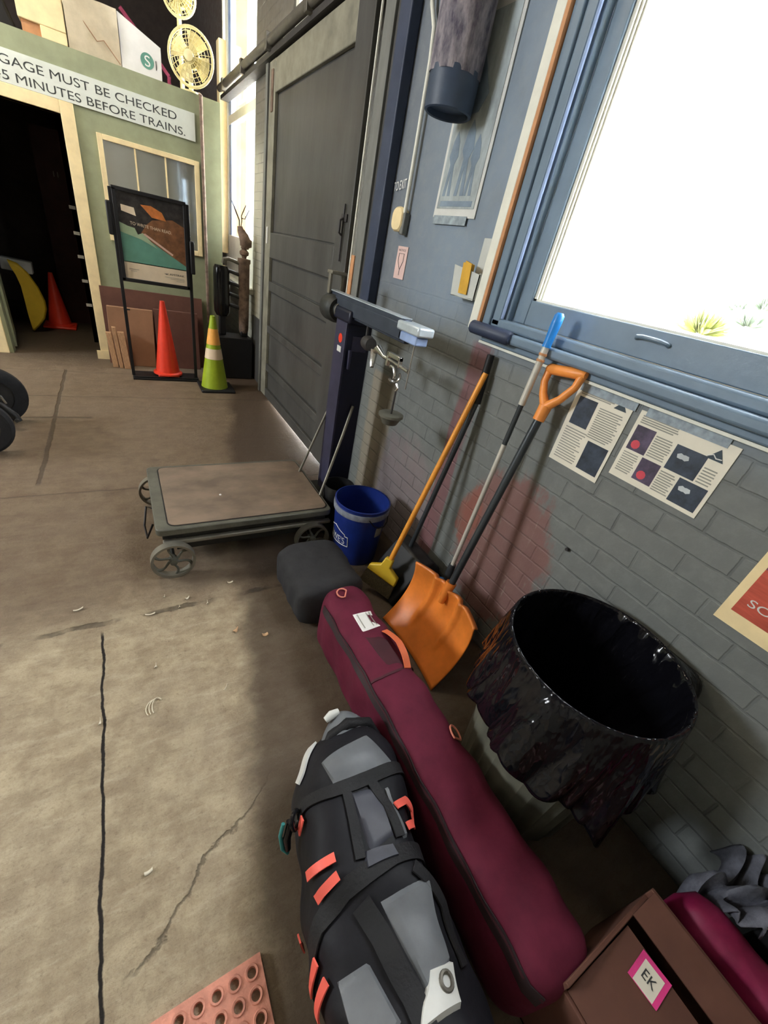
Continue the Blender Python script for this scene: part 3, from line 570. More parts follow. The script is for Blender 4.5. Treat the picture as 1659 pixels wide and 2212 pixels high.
tag(MB().beam((.50, 5.98, TZ + .27), (.66, 5.98, TZ + .12), .03, .03).beam((.30, 5.98, TZ + .45), (.50, 5.98, TZ + .27), .03, .03).beam((.66, 5.98, TZ + .12), (.66, 5.98, TZ), .04, .03).build('red_strap', M['maroon'], smooth=0), 'crimson strap showing behind the white carton on the booth top', 'strap')
def fan(x, y, z, r, h, label, tilt):
    f_ = thing('desk_fan', label, 'fan', (x, y, TZ), 'cream fans on the booth top')
    ax = Vector((tilt, -1, .0)).normalized(); u = ax.orthogonal().normalized(); w = ax.cross(u); c = Vector((x, y, z))
    g = MB(); g.torus(c, ax, r, .012, 36, 8)
    for i in range(1, 7): g.torus(c + ax * (.05 * math.cos(i / 7 * 1.5)), ax, r * i / 7, .003, 28, 5)
    for k_ in range(24):
        a = 2 * PI * k_ / 24; e = u * math.cos(a) + w * math.sin(a)
        g.tube([c + e * r * .2 + ax * .05, c + e * r * .65 + ax * .042, c + e * r], .0028, 5)
    g.build('guard', M['fan_cream'], f_)
    MB().lathe([(0, .065), (r * .20, .06), (r * .22, .04)], c, ax, 20).build('badge', M['fan_cream'], f_)
    MB().lathe([(0, -.12), (.05, -.11), (.07, -.05), (.07, 0)], c, ax, 20).build('motor', M['fan_cream'], f_)
    bl = MB()
    for k_ in range(4):
        a = k_ * PI / 2 + .4
        def bf(p, q, a=a):
            rr = r * (.15 + .72 * p); an = a + (q - .5) * 1.15; return c + (u * math.cos(an) + w * math.sin(an)) * rr + ax * (.02 * (q - .5) * 2)
        bl.grid(bf, 6, 6)
    bl.build('blades', M['fan_cream'], f_, solid=.002)
    MB().tube([(x, y + .07, z), (x, y + .07, TZ)], .02, 12).build('post', M['fan_cream'], f_)
    MB().lathe([(0, .02), (.09, .015), (.10, 0)], (x, y + .07, TZ), (0, 0, 1), 24).build('foot', M['fan_cream'], f_)
    return f_
fan(.815, 5.62, 2.725, .195, 0, 'cream round fan on the booth top, the lower fully visible one', -.55)
fan(.78, 5.92, 3.16, .135, 0, 'cream fan cut by the top of the picture, on the tall pole', -.4)
# ------------------------------------------------------------------ cardboard, easel, cones
cb = thing('cardboard_sheets', 'tallest brown cardboard sheet leaning on the green partition behind the poster stand', 'cardboard', (.28, 5.5, 0), 'cardboard leaning on the partition')
MB().obox((-.17, 5.44, .0), (.98, 0, 0), (0, .02, 0), (0, .12, .745)).build('sheet', M['card_dark'], cb, smooth=0)
MB().obox((.03, 5.435, .56), (.05, 0, 0), (0, .004, 0), (0, .002, .014)).build('handle_slot', M['black'], cb, smooth=0)
tag(MB().obox((-.15, 5.36, .0), (.42, 0, 0), (0, .05, 0), (.02, .08, .58)).build('flat_carton', M['card'], smooth=0, bevel=.004), 'short folded tan carton leaning left of the easel leg', 'cardboard', 'cardboard leaning on the partition')
tag(MB().obox((.30, 5.36, .0), (.44, 0, 0), (0, .04, 0), (.0, .09, .60)).build('flat_carton', M['card_dark'], smooth=0, bevel=.004), 'brown flat carton leaning behind the red cone', 'cardboard', 'cardboard leaning on the partition')
for i, (x, w_, h_) in enumerate(((-.145, .05, .34), (-.085, .035, .40), (-.04, .06, .36))):
    tag(MB().obox((x, 5.27 - .02 * i, .0), (w_, 0, 0), (0, .05, 0), (-.025, .06, h_)).build('cardboard_strip', M['card_edge'], smooth=0, bevel=.003), ('narrow striped cardboard strip nearest the cream door frame', 'middle of three narrow cardboard strips by the door frame', 'widest narrow cardboard strip, rightmost of three by the door frame')[i], 'cardboard', 'narrow cardboard strips by the door frame')
ea = thing('poster_stand', 'black metal floor stand holding a coastal train poster', 'poster stand', (.34, 4.97, 0))
MB().box(.025, .655, 4.86, 5.12, 0, .02).box(.035, .645, 4.875, 4.885, .02, .035).build('base_plate', M['black'], ea, bevel=.003)
for x in (.034, .632): MB().box(x - .014, x + .014, 4.955, 4.985, .02, 1.60).build('upright', M['black'], ea, bevel=.003)
fm = MB().box(.045, .62, 4.945, 4.97, 1.585, 1.615).box(.045, .62, 4.945, 4.97, .895, .925).box(.045, .075, 4.945, 4.97, .9, 1.6).box(.595, .622, 4.945, 4.97, .9, 1.6)
fm.build('frame', M['black'], ea, bevel=.003)
MB().box(.075, .595, 4.968, 4.978, .925, 1.585).build('backing', M['black'], ea, smooth=0)
def PX(u, v): return (.075 + .52 * u, .925 + .66 * v)
def art(poly, mk, yy, nm): return MB().prism([PX(*p) for p in poly], (0, yy, 0), (1, 0, 0), (0, 0, 1), (0, -.0006, 0)).build(nm, M[mk], ea, smooth=0)
art([(0, 0), (1, 0), (1, 1), (0, 1)], 'art_dark', 4.966, 'poster')
art([(0, .20), (1, .20), (1, .27), (.62, .44), (.34, .58), (.26, .55), (.22, .62), (.12, .63), (0, .66)], 'art_teal', 4.9645, 'poster_sea')
art([(0, .55), (.30, .50), (.55, .42), (.34, .58), (.26, .55), (.22, .62), (.12, .63), (0, .66)], 'art_green', 4.9635, 'poster_surf')
art([(0, 0), (1, 0), (1, .21), (0, .21)], 'art_sand', 4.9645, 'poster_footer')
art([(.30, .56), (.62, .42), (1, .26), (1, .74), (.82, .80), (.50, .75), (.40, .68)], 'art_brown', 4.9642, 'poster_hill')
art([(.34, .90), (.50, .91), (.66, .86), (.72, .77), (.50, .78)], 'art_orange', 4.9632, 'poster_sunlit_hill')
art([(.05, .86), (.24, .85), (.26, .76), (.05, .79)], 'art_sand', 4.9632, 'poster_white_patch')
art([(.34, .565), (.37, .58), (.80, .385), (.78, .365)], 'art_pink', 4.9630, 'poster_train')
MB().text('TO WRITE THAN READ.', PX(.16, .655)[0:1] + (4.9622,) + PX(.16, .655)[1:], (1, 0, -.05), (.0, 0, 1), width=.33, size=.034, depth=0).build('poster_slogan', M['art_sand'], ea, smooth=0)
mb = MB().text('AMTRAK', (.445, 4.9628, 1.000), (1, 0, 0), (0, 0, 1), width=.130, size=.024, depth=0)
mb.prism([(0, .010), (.022, 0), (.040, .012), (.022, .009)], (.398, 4.9630, 1.000), (1, 0, 0), (0, 0, 1), (0, -.0004, 0)); mb.build('poster_brand', M['ink'], ea, smooth=0)
mb = MB()
for x0, x1, z in ((.40, .57, .982), (.45, .575, .970), (.50, .57, .956), (.11, .19, 1.005), (.12, .17, .99)): mb.box(x0, x1, 4.9626, 4.963, z - .0015, z + .0015)
mb.build('poster_fine_print', M['print_grey'], ea, smooth=0)
for x, z0, z1 in ((.008, 1.25, 1.50), (.655, 1.04, 1.32)): MB().box(x - .02, x + .02, 4.94, 5.0, z0, z1).build('side_hook', M['black'], ea, bevel=.01)
cone('traffic_cone', .36, 5.005, .735, .115, 'bright orange-red cone standing on the black poster stand base', 'orange_red', .10, base_m='orange_red', z=.021)
gc = thing('traffic_cone', 'lime green cone with orange and white bands beside the poster stand', 'traffic cone', (.775, 4.66, 0))
hh = .735
def rr(z): return .132 - (.132 - .024) * (z - .03) / (hh - .03)
MB().lathe([(rr(z) , z) for z in (.03, .2, .35, .42, .5, .6, .7, .73)] + [(.018, hh), (.015, hh - .03)], (.775, 4.66, 0), (0, 0, 1), 28).build('cone_body', M['lime'], gc)
MB().lathe([(rr(z) + .002, z) for z in (.465, .48, .60, .615)], (.775, 4.66, 0), (0, 0, 1), 28).build('upper_band', M['band_orange'], gc)
MB().lathe([(rr(z) + .002, z) for z in (.325, .34, .41, .425)], (.775, 4.66, 0), (0, 0, 1), 28).build('lower_band', M['band_white'], gc)
MB().box(.62, .96, 4.50, 4.83, 0, .03).build('base', M['black'], gc, bevel=.012)
# rusty post with ribbed arms and drum
ra = thing('iron_hose_stand', 'rusty iron post with ribbed arms and black drum in the corner', 'iron stand', (1.10, 5.2, 0))
MB().lathe([(.0, .50), (.045, .50), (.052, .54), (.056, .70), (.058, 1.20), (.066, 1.21), (.066, 1.245), (.02, 1.25)], (1.20, 5.2, 0), (0, 0, 1), 20).build('post', M['rust'], ra)
MB().lathe([(.02, 1.24), (.026, 1.27), (.046, 1.285), (.048, 1.31), (.026, 1.33), (.034, 1.345), (.03, 1.36)], (1.20, 5.2, 0), (0, 0, 1), 20).tube([(1.20, 5.2, 1.35), (1.215, 5.19, 1.40), (1.19, 5.19, 1.45), (1.16, 5.2, 1.50), (1.155, 5.2, 1.53)], [.045, .062, .05, .034, .026], 16).tube([(1.19, 5.2, 1.36), (1.24, 5.19, 1.39), (1.245, 5.19, 1.43)], [.03, .045, .03], 12).build('valve_elbow', M['rust'], ra)
MB().tube([(1.15, 5.2, 1.52), (1.15, 5.2, 1.58), (1.11, 5.2, 1.66), (1.075, 5.2, 1.73)], [.006, .007, .008, .003], 8).tube([(1.165, 5.2, 1.52), (1.175, 5.2, 1.58), (1.17, 5.2, 1.62), (1.215, 5.2, 1.72), (1.245, 5.2, 1.68), (1.205, 5.2, 1.60), (1.175, 5.2, 1.60)], .0055, 8).build('valve_handle', M['iron'], ra)
for i, z in enumerate((1.20, 1.09, .98, .87, .76)):
    MB().tube([(1.17, 5.2, z - .01), (1.10, 5.2, z + .008), (1.04, 5.2, z + .02), (.99, 5.2, z + .01), (.985, 5.2, z - .03)], .018, 10).build('arm', M['iron_light'] if i < 1 else M['iron'], ra)
MB().lathe([(0, .66), (.06, .66), (.082, .70), (.086, .80), (.084, 1.05), (.080, 1.12), (.066, 1.15), (0, 1.155)], (.965, 5.2, 0), (0, 0, 1), 24).build('drum', M['black_gloss'], ra)
MB().box(.90, 1.27, 5.06, 5.34, 0, .46).box(1.16, 1.24, 5.16, 5.24, .46, .52).box(.93, 1.0, 5.17, 5.23, .46, .68).build('pedestal', M['black'], ra, bevel=.01)
# ------------------------------------------------------------------ platform scale
ps = thing('platform_scale', 'antique wheeled platform scale with dark blue column and brass beam', 'platform scale', (.5, 2.05, 0))
def rrect(x0, x1, y0, y1, r, n=6):
    P = []
    for cx, cy, a0 in ((x1 - r, y1 - r, 0), (x0 + r, y1 - r, PI / 2), (x0 + r, y0 + r, PI), (x1 - r, y0 + r, 1.5 * PI)):
        for i in range(n + 1): a = a0 + PI / 2 * i / n; P.append((cx + r * math.cos(a), cy + r * math.sin(a)))
    return P
MB().prism(rrect(.015, .895, 1.735, 2.38, .03), (0, 0, .235), (1, 0, 0), (0, 1, 0), (0, 0, .035)).build('platform_rim', M['cast'], ps, bevel=.005)
MB().prism(rrect(.072, .878, 1.765, 2.355, .035), (0, 0, .268), (1, 0, 0), (0, 1, 0), (0, 0, .006)).build('platform_board', M['plate_wood'], ps, bevel=.002)
MB().prism(rrect(.066, .884, 1.759, 2.361, .04), (0, 0, .2695), (1, 0, 0), (0, 1, 0), (0, 0, .0015)).build('board_gap', M['black'], ps, smooth=0)
MB().box(.04, .87, 1.765, 1.80, .195, .237).box(.04, .87, 2.31, 2.35, .195, .237).box(.04, .08, 1.8, 2.31, .195, .237).box(.84, .88, 1.8, 2.31, .195, .237).build('upper_frame', M['cast_dark'], ps, bevel=.004)
MB().box(.04, .90, 1.745, 1.775, .170, .192).build('lower_rail', M['iron_light'], ps, bevel=.006)
MB().box(.04, .9, 2.34, 2.37, .17, .192).build('lower_rail', M['iron_light'], ps, bevel=.006)
MB().box(.10, .89, 1.80, 2.31, .10, .19).box(.89, 1.16, 2.03, 2.25, .10, .17).build('lever_box', M['cast_dark'], ps, smooth=0)
for x, y in ((.075, 1.725), (.785, 1.725), (.06, 2.40), (.80, 2.40)):
    wh = MB(); R0 = .098; c = Vector((x, y, R0))
    wh.lathe([(R0 - .012, -.018), (R0, -.020), (R0, .020), (R0 - .012, .018), (R0 - .012, -.018)], c, (0, -1, 0), 40)
    wo = wh.build('wheel', M['iron_light'], ps)
    hb = MB().lathe([(0, -.026), (.016, -.026), (.02, 0), (.016, .026), (0, .028)], c, (0, -1, 0), 16)
    for k_ in range(6):
        a = k_ * PI / 3 + .35; pts = []
        for q in range(7):
            rq = .012 + (R0 - .02) * q / 6; an = a + .55 * math.sin(q / 6 * PI) * .6 + .25 * q / 6
            pts.append(c + Vector((math.cos(an) * rq, 0, math.sin(an) * rq)))
        hb.tube(pts, [.008, .007, .006, .0055, .006, .007, .009], 8)
    hb.build('spokes', M['cast'], wo)
for x in (.075, .785): MB().tube([(x, 1.70, .098), (x, 2.42, .098)], .011, 8).build('axle', M['cast_dark'], ps)
MB().tube([(.03, 2.05, .19), (-.01, 2.07, .20), (-.028, 2.0, .13), (-.022, 1.93, .10), (.01, 1.96, .16)], .0055, 8).build('pull_ring', M['iron'], ps)
# column
MB().box(1.005, 1.15, 2.07, 2.20, .15, 1.235).build('column', M['navy'], ps, bevel=.004)
MB().box(.996, 1.008, 2.066, 2.20, .16, 1.20).build('column_lit_face', M['navy_edge'], ps, bevel=.002)  # side towards the light, its lit tone put into a paler navy
MB().box(.95, 1.20, 2.0, 2.26, .0, .15).build('column_foot', M['cast_dark'], ps, bevel=.01)
MB().lathe([(0, 0), (.024, 0)], (.9955, 2.125, 1.115), (-1, 0, 0), 20).build('round_sticker', M['orange_red'], ps, smooth=0)
MB().box(.9945, .9952, 2.10, 2.15, 1.045, 1.075).build('label_sticker', M['off_white'], ps, smooth=0)
MB().box(.985, 1.16, 2.02, 2.23, 1.20, 1.262).build('column_head', M['navy'], ps, bevel=.012)
# beam along y
MB().box(1.005, 1.045, 1.55, 2.40, 1.285, 1.318).box(1.0, 1.008, 1.55, 2.30, 1.235, 1.30).build('beam_cap', M['beam_grey'], ps, bevel=.004)
MB().box(.998, 1.05, 1.56, 2.36, 1.3185, 1.322).build('beam_top', M['beam_light'], ps, smooth=0)
MB().box(1.01, 1.04, 1.53, 2.25, 1.225, 1.285).build('beam_housing', M['beam_grey'], ps, bevel=.004)
MB().box(.99, 1.07, 1.41, 1.58, 1.275, 1.312).build('beam_end', M['beam_light'], ps, bevel=.008)
MB().box(1.0, 1.06, 1.43, 1.57, 1.238, 1.274).build('beam_end_pad', M['pale_blue'], ps, bevel=.006)
MB().lathe([(0, .09), (.035, .09), (.04, .07), (.058, .068), (.062, .05), (.066, .04), (.070, .03), (.070, -.05), (.06, -.065), (0, -.065)], (1.02, 2.30, 1.235), (0, -1, 0), 28).build('balance_poise', M['cast_dark'], ps)
MB().torus((1.02, 2.245, 1.235), (0, 1, 0), .048, .006, 24, 6).torus((1.02, 2.21, 1.235), (0, 1, 0), .036, .005, 24, 6).build('poise_ring', M['iron_light'], ps)
MB().box(.985, 1.0, 2.32, 2.35, 1.30, 1.405).box(1.06, 1.068, 2.32, 2.35, 1.30, 1.405).box(.985, 1.075, 2.30, 2.37, 1.395, 1.412).build('beam_bracket', M['iron_light'], ps, bevel=.004)
MB().tube([(1.03, 1.90, 1.23), (1.03, 1.90, 1.15)], .006, 8).lathe([(0, -.03), (.03, -.028), (.036, 0), (.03, .03), (0, .032)], (1.03, 1.87, 1.15), (0, -1, .0), 18).build('counter_lever', M['iron'], ps)
MB().tube([(1.03, 1.80, 1.13), (1.03, 1.76, 1.15), (1.03, 1.70, 1.13), (1.03, 1.60, 1.13), (1.03, 1.48, 1.125)], [.014, .02, .010, .006, .010], 10).tube([(1.03, 1.80, 1.14), (1.03, 1.80, 1.09), (1.02, 1.78, 1.06)], [.02, .016, .01], 8).build('poise_screw', M['chrome'], ps)
MB().box(1.02, 1.04, 1.55, 1.66, 1.145, 1.165).box(1.02, 1.04, 1.65, 1.665, 1.10, 1.165).box(1.02, 1.04, 1.55, 1.56, 1.12, 1.165).build('stirrup', M['chrome'], ps, bevel=.003)
MB().torus((1.03, 1.615, 1.075), (1, 0, 0), .034, .007, 20, 8, (.3, 2.9)).torus((1.03, 1.58, 1.075), (.4, 1, 0), .026, .006, 20, 8, (.1, 3.4)).tube([(1.03, 1.55, 1.05), (1.03, 1.535, 1.035), (1.03, 1.545, 1.02)], .006, 8).build('hook', M['chrome'], ps)
MB().tube([(1.03, 1.475, 1.24), (1.03, 1.475, 1.05)], .003, 6).build('guide_wire', M['chrome'], ps)
MB().tube([(1.03, 1.545, 1.03), (1.03, 1.545, .91)], .005, 8).build('hanger_rod', M['iron'], ps)
MB().lathe([(0, -.035), (.036, -.035), (.046, -.015), (.050, -.005), (.059, 0), (.059, .012), (.05, .016), (0, .012)], (1.03, 1.545, .90), (0, 0, 1), 26).build('counterweight', M['cast'], ps)
MB().tube([(1.02, 2.20, .72), (.86, 2.20, .27)], .0075, 8).build('brace_rod', M['iron_light'], ps)
MB().tube([(1.10, 2.062, .76), (1.04, 2.02, .60), (.885, 1.90, .27)], .0085, 8).build('brace_rod', M['iron_light'], ps)
MB().box(1.04, 1.13, 2.064, 2.07, 1.06, 1.14).tube([(1.03, 2.055, .97), (1.03, 2.055, 1.07)], [.008, .012], 8).build('column_fitting', M['navy_edge'], ps, bevel=.003)
# ------------------------------------------------------------------ tub, bucket, case
tb = thing('black_tub', 'black round tub tucked between scale platform and blue bucket', 'tub', (.965, 1.83, 0))
def vessel(c, r0, r1, h, th=.004, n=40):
    return MB().lathe([(0, .004), (r0 - th, .006), (r1 - th, h - .01), (r1 - th, h), (r1, h), (r1, h - .01), (r0, 0), (0, 0)], c, (0, 0, 1), n)
ob = vessel((1.0, 1.893, .0), .078, .09, .34); ob.build('shell', M['black'], tb)
bk = thing('blue_bucket', 'blue plastic five-gallon bucket with worn grey band, against the wall', 'bucket', (1.045, 1.655, 0))
BC = Vector((1.035, 1.655, 0))
vessel(BC, .130, .152, .372).build('shell', M['bucket'], bk)
MB().lathe([(.148, .318), (.158, .32), (.160, .345), (.158, .352), (.150, .353)], BC, (0, 0, 1), 40).build('rim_band', M['bucket_ring'], bk)
MB().lathe([(.150, .365), (.156, .366), (.157, .374), (.150, .376)], BC, (0, 0, 1), 40).build('rim', M['bucket'], bk)
def cyl(a0, z0):
    def w(x, y):
        z = z0 + y; r = .130 + .022 * z / .372 + .0012; a = a0 + x / r
        return BC + Vector((math.cos(a) * r, math.sin(a) * r, z))
    return w
lg = MB().text("LOWE'S", (0, 0, 0), (1, 0, 0), (0, 0, 1), width=.155, size=.058, depth=0, warp=cyl(math.radians(149), .135))
wz = cyl(math.radians(145), .125)
def edge(pl, th=.0022):
    for (a, b_), (c, e) in zip(pl, pl[1:]):
        n_ = max(2, int(math.hypot(c - a, e - b_) / .008)); lg.tube([wz(a + (c - a) * i / n_, b_ + (e - b_) * i / n_) for i in range(n_ + 1)], th, 5)
edge([(0, 0), (.185, 0), (.185, .062), (.165, .064), (.165, .074), (.09, .105), (.02, .074), (.02, .064), (0, .062), (0, 0)])
lg.build('lettering', M['white'], bk, smooth=0)
q = MB(); wp = cyl(math.radians(282), .20); q.grid(lambda u, v: wp(.055 * u, .062 * v), 6, 2); q.build('sticker', M['print_grey'], bk, smooth=0)
MB().tube([BC + Vector((.158 * math.cos(math.radians(a)), .158 * math.sin(math.radians(a)), z)) for a, z in ((258, .335), (268, .30), (282, .275), (300, .262), (318, .27), (335, .30), (345, .335))], .003, 6).build('bail_handle', M['black'], bk)
def rbox_loft(cx, a, zc, b, y0, y1, p, taper=.05, n=28, m=36, endk=.12, wob=.0):
    def S_(u, th):
        y = y0 + (y1 - y0) * u; dd = min(u, 1 - u) / taper; s_ = 1 if dd >= 1 else math.sqrt(max(0, 1 - (1 - max(dd, 0)) ** 2)); s_ = endk + (1 - endk) * s_
        sp = lambda v_: math.copysign(abs(v_) ** p, v_)
        wv = wob * math.sin(u * 23 + th * 2) * math.sin(th * 3 + u * 9)
        return Vector((cx - (a * s_ + wv) * sp(math.sin(th)), y, zc + b * (.5 + .5 * s_) * sp(math.cos(th)) + wv * .5))
    mb_ = MB(); mb_.grid(lambda u, v: S_(u, v * 2 * PI), n, m, wrap=True)
    mb_.add([S_(0, j / m * 2 * PI) for j in range(m)], [tuple(range(m))]); mb_.add([S_(1, j / m * 2 * PI) for j in range(m)], [tuple(range(m - 1, -1, -1))])
    return mb_, S_
mb_, _ = rbox_loft(.685, .165, .118, .116, 1.57, 1.17, .5, .14, wob=.005)
cs = tag(mb_.build('soft_case', M['case_grey'], smooth=60), 'dark grey soft case on the floor beyond the maroon ski bag', 'bag')
# black dustpan with pole
dp = thing('lobby_dustpan', 'black upright dustpan and dark pole leaning on the wall behind the broom', 'dustpan', (1.2, 1.3, 0))
MB().tube([(1.292, 1.295, 1.262), (1.287, 1.287, 1.06)], [.016, .019], 10).build('grip', M['black'], dp)
MB().tube([(1.289, 1.288, 1.08), (1.19, 1.345, .22)], .013, 10).build('pole', M['shaft_grey'], dp)
MB().prism([(0, 0), (.26, 0), (.26, .03), (.12, .24), (.05, .25), (0, .20)], (1.285, 1.17, .004), (-1, 0, 0), (0, 0, 1), (0, .27, 0)).build('pan', M['black'], dp, bevel=.012)
# push broom
br = thing('push_broom', 'yellow angled broom with orange handle leaning against the wall', 'broom', (1.0, 1.3, 0))
hd = Vector((1.285, 1.285, 1.19)) - Vector((1.035, 1.29, .21))
MB().tube([(1.285, 1.285, 1.19), (1.035, 1.29, .21)], [.0125, .0135], 12).build('handle', M['broom_orange'], br)
a_ = Vector((1.035, 1.29, .235)); dn = (-hd).normalized(); sd = Vector((.55, -.83, 0)).normalized(); sd = (sd - dn * sd.dot(dn)).normalized(); nr = sd.cross(dn)
MB().prism([(-.022, 0), (.022, 0), (.024, .045), (.085, .075), (.088, .125), (-.088, .115), (-.085, .085), (-.03, .05)], a_ - nr * .016, sd, dn, nr * .032).build('head', M['yellow'], br, bevel=.006)
MB().prism([(-.086, .112), (.086, .122), (.092, .205), (-.098, .195)], a_ - nr * .013, sd, dn, nr * .026).build('bristles', M['bristle'], br, smooth=0)
# pole tool
bp_ = thing('telescopic_pole', 'thin white and dark telescopic pole with blue grip under the window', 'pole', (1.17, 1.02, 0))
A = Vector((1.250, 1.002, 1.465)); B = Vector((1.195, 1.02, .46)); E_ = B + (B - A) * .42
def lp(t_): return A + (B - A) * t_
MB().tube([lp(-.004), lp(.004), lp(.03), lp(.09), lp(.105)], [.010, .0165, .0175, .0145, .0155], 14).build('grip', M['blue'], bp_)
MB().tube([lp(.105), lp(.31)], .0125, 12).build('upper_section', M['pole_white'], bp_)
for t_ in (.125, .145): MB().tube([lp(t_), lp(t_ + .008)], .0145, 12).build('ferrule', M['bare_wood'], bp_)
MB().tube([lp(.31), lp(.47)], .0098, 12).build('middle_section', M['shaft_grey'], bp_)
MB().tube([lp(.47), lp(1.08)], .010, 12).build('lower_section', M['pole_white'], bp_)
MB().tube([lp(1.08), lp(1.14), lp(1.14) + Vector((.0, -.015, -.03)), lp(1.2) + Vector((.0, -.03, -.03)), lp(1.26) + Vector((0, -.01, -.02)), lp(1.34), E_ + Vector((0, 0, -.03))], [.016, .02, .024, .022, .018, .013, .013], 12).build('clamp_head', M['shaft_grey'], bp_)
MB().tube([lp(1.17) + Vector((-.022, .01, 0)), lp(1.25) + Vector((-.026, .012, 0))], .012, 10).build('blue_clip', M['blue'], bp_)
# snow shovel
sv = thing('snow_shovel', 'orange plastic snow shovel with D-grip leaning against the wall', 'shovel', (1.05, .9, 0))
G0 = Vector((1.252, .924, 1.146)); K0 = Vector((1.098, .915, .36))
MB().tube([G0, K0, K0 + (K0 - G0) * .06], .0155, 14).build('shaft', M['shaft_grey'], sv)
dd_ = (G0 - K0).normalized(); gs = Vector((0, -1, .06)).normalized()
dg = MB().tube([G0 - dd_ * .02, G0 + dd_ * .035], [.021, .023], 14)
gl_, gr_ = G0 + dd_ * .155 - gs * .058, G0 + dd_ * .165 + gs * .075
dg.tube([G0 + dd_ * .03, G0 + dd_ * .07 - gs * .035, G0 + dd_ * .11 - gs * .055, gl_], [.018, .014, .013, .014], 10)
dg.tube([G0 + dd_ * .03, G0 + dd_ * .07 + gs * .04, G0 + dd_ * .12 + gs * .07, gr_], [.018, .014, .013, .015], 10)
dg.tube([gl_ - gs * .01, gl_, gr_, gr_ + gs * .012], [.012, .018, .018, .012], 12)
dg.build('grip', M['grip_orange'], sv)
def blade(u, v):
    # u across (+y to -y), v bottom to top; curved scoop
    zt = .005 + .34 * v; xb = .965 + .135 * v + .050 * (1 - (2 * v - 1) ** 2)
    y = 1.122 - .432 * u
    rib = 0
    for c0 in (.30, .70): rib += .016 * math.exp(-((u - c0) / .030) ** 2) * (v > .18) * min(1, (v - .18) * 5)
    rib += .022 * math.exp(-((u - .5) / .06) ** 2) * max(0, (v - .45)) * 2
    cup = .045 * (2 * u - 1) ** 2 * (.4 + .6 * v)
    return (xb - rib - cup, y, zt - .01 * (2 * u - 1) ** 2 * v + .01 * v)
MB().grid(blade, 48, 26).build('blade', M['shovel'], sv, solid=.005, smooth=60)
MB().grid(lambda u, v: tuple(Vector(blade(u, 1)) + Vector((.026 * v, 0, -.012 * v))), 40, 2).build('top_lip', M['shovel'], sv, solid=.005)
MB().tube([K0 + (K0 - G0) * .10 + Vector((-.012, 0, 0)), K0 + (K0 - G0) * -.03 + Vector((-.002, 0, 0))], [.018, .024], 14).build('socket', M['shovel'], sv)
# ------------------------------------------------------------------ rubbish bin with liner
bn = thing('rubbish_bin', 'round ribbed grey bin lined with a glossy black bag', 'rubbish bin', (1.035, .285, 0))
CC = Vector((1.035, .285, 0)); RB = .250
MB().lathe([(0, .01), (.185, .01), (.19, 0), (.20, .01), (.238, .66), (.242, .675), (.236, .68)], CC, (0, 0, 1), 72, lambda a, i: 1 + (.014 if 3 <= i <= 4 else 0) * (1 if math.sin(a * 30) > 0 else -1)).build('barrel', M['barrel'], bn)
random.seed(11)
ph = [random.uniform(0, 6.28) for _ in range(12)]
def wr(a, k_): return sum(math.sin(a * (3 + 2 * i) + ph[(i + k_) % 12]) / (1 + .6 * i) for i in range(7))
def skirt(a):
    # uneven lower hem; pinched flap towards +x-y and -x
    return .43 + .028 * wr(a, 0) + .05 * math.sin(a * 2 + 2.2)
def liner(u, v):
    a = v * 2 * PI; ca, sa = math.cos(a), math.sin(a)
    if u < .42:      # inside
        t_ = u / .42; z = .16 + (.700 - .16) * t_; r = .160 + (.240 - .160) * t_ - .006 * max(0, wr(a, 3)) * math.sin(t_ * PI)
        r -= .012 * abs(math.sin(a * 9 + t_ * 2)) * (1 if math.cos(a + .35) > .75 else .15) * math.sin(t_ * PI)
    elif u < .52:
        t_ = (u - .42) / .10; z = .700 + .004 * math.sin(t_ * PI); r = .240 + (RB - .240) * t_
    else:
        t_ = (u - .52) / .48; hem = skirt(a); z = .700 - (.700 - hem) * t_
        r = RB + .035 * t_ + .012 * t_ * wr(a, 5) + .010 * math.sin(a * 13 + 4 * t_) * t_ + .012 * t_ * abs(math.sin(a * 17 + 3 * t_ + wr(a, 2)))
        fl = math.exp(-((a - 5.75) / .22) ** 2); r += .10 * fl * math.sin(min(1, t_ * 1.6) * PI * .5) * (1 - .35 * t_); z += .09 * fl * t_
        fl2 = math.exp(-((a - 3.35) / .20) ** 2); r += .045 * fl2 * t_; 
        fl3 = math.exp(-((a - 4.35) / .16) ** 2); r += .04 * fl3 * t_; z -= .06 * fl3 * t_
        r = min(r, .29 if abs(sa) < .5 and ca > 0 and a < 5 else 9)
        if ca > .05: r = min(r, (1.312 - CC.x) / max(ca, .05))
    return (CC.x + ca * r, CC.y + sa * r, z)
MB().grid(liner, 60, 220, wrap=True).build('liner', M['liner'], bn, smooth=80, solid=.0015)
# torus-like disc at bag bottom
MB().lathe([(0, .16), (.09, .165), (.162, .162)], CC, (0, 0, 1), 40, lambda a, i: 1 + .03 * math.sin(5 * a)).build('liner_bottom', M['liner'], bn)
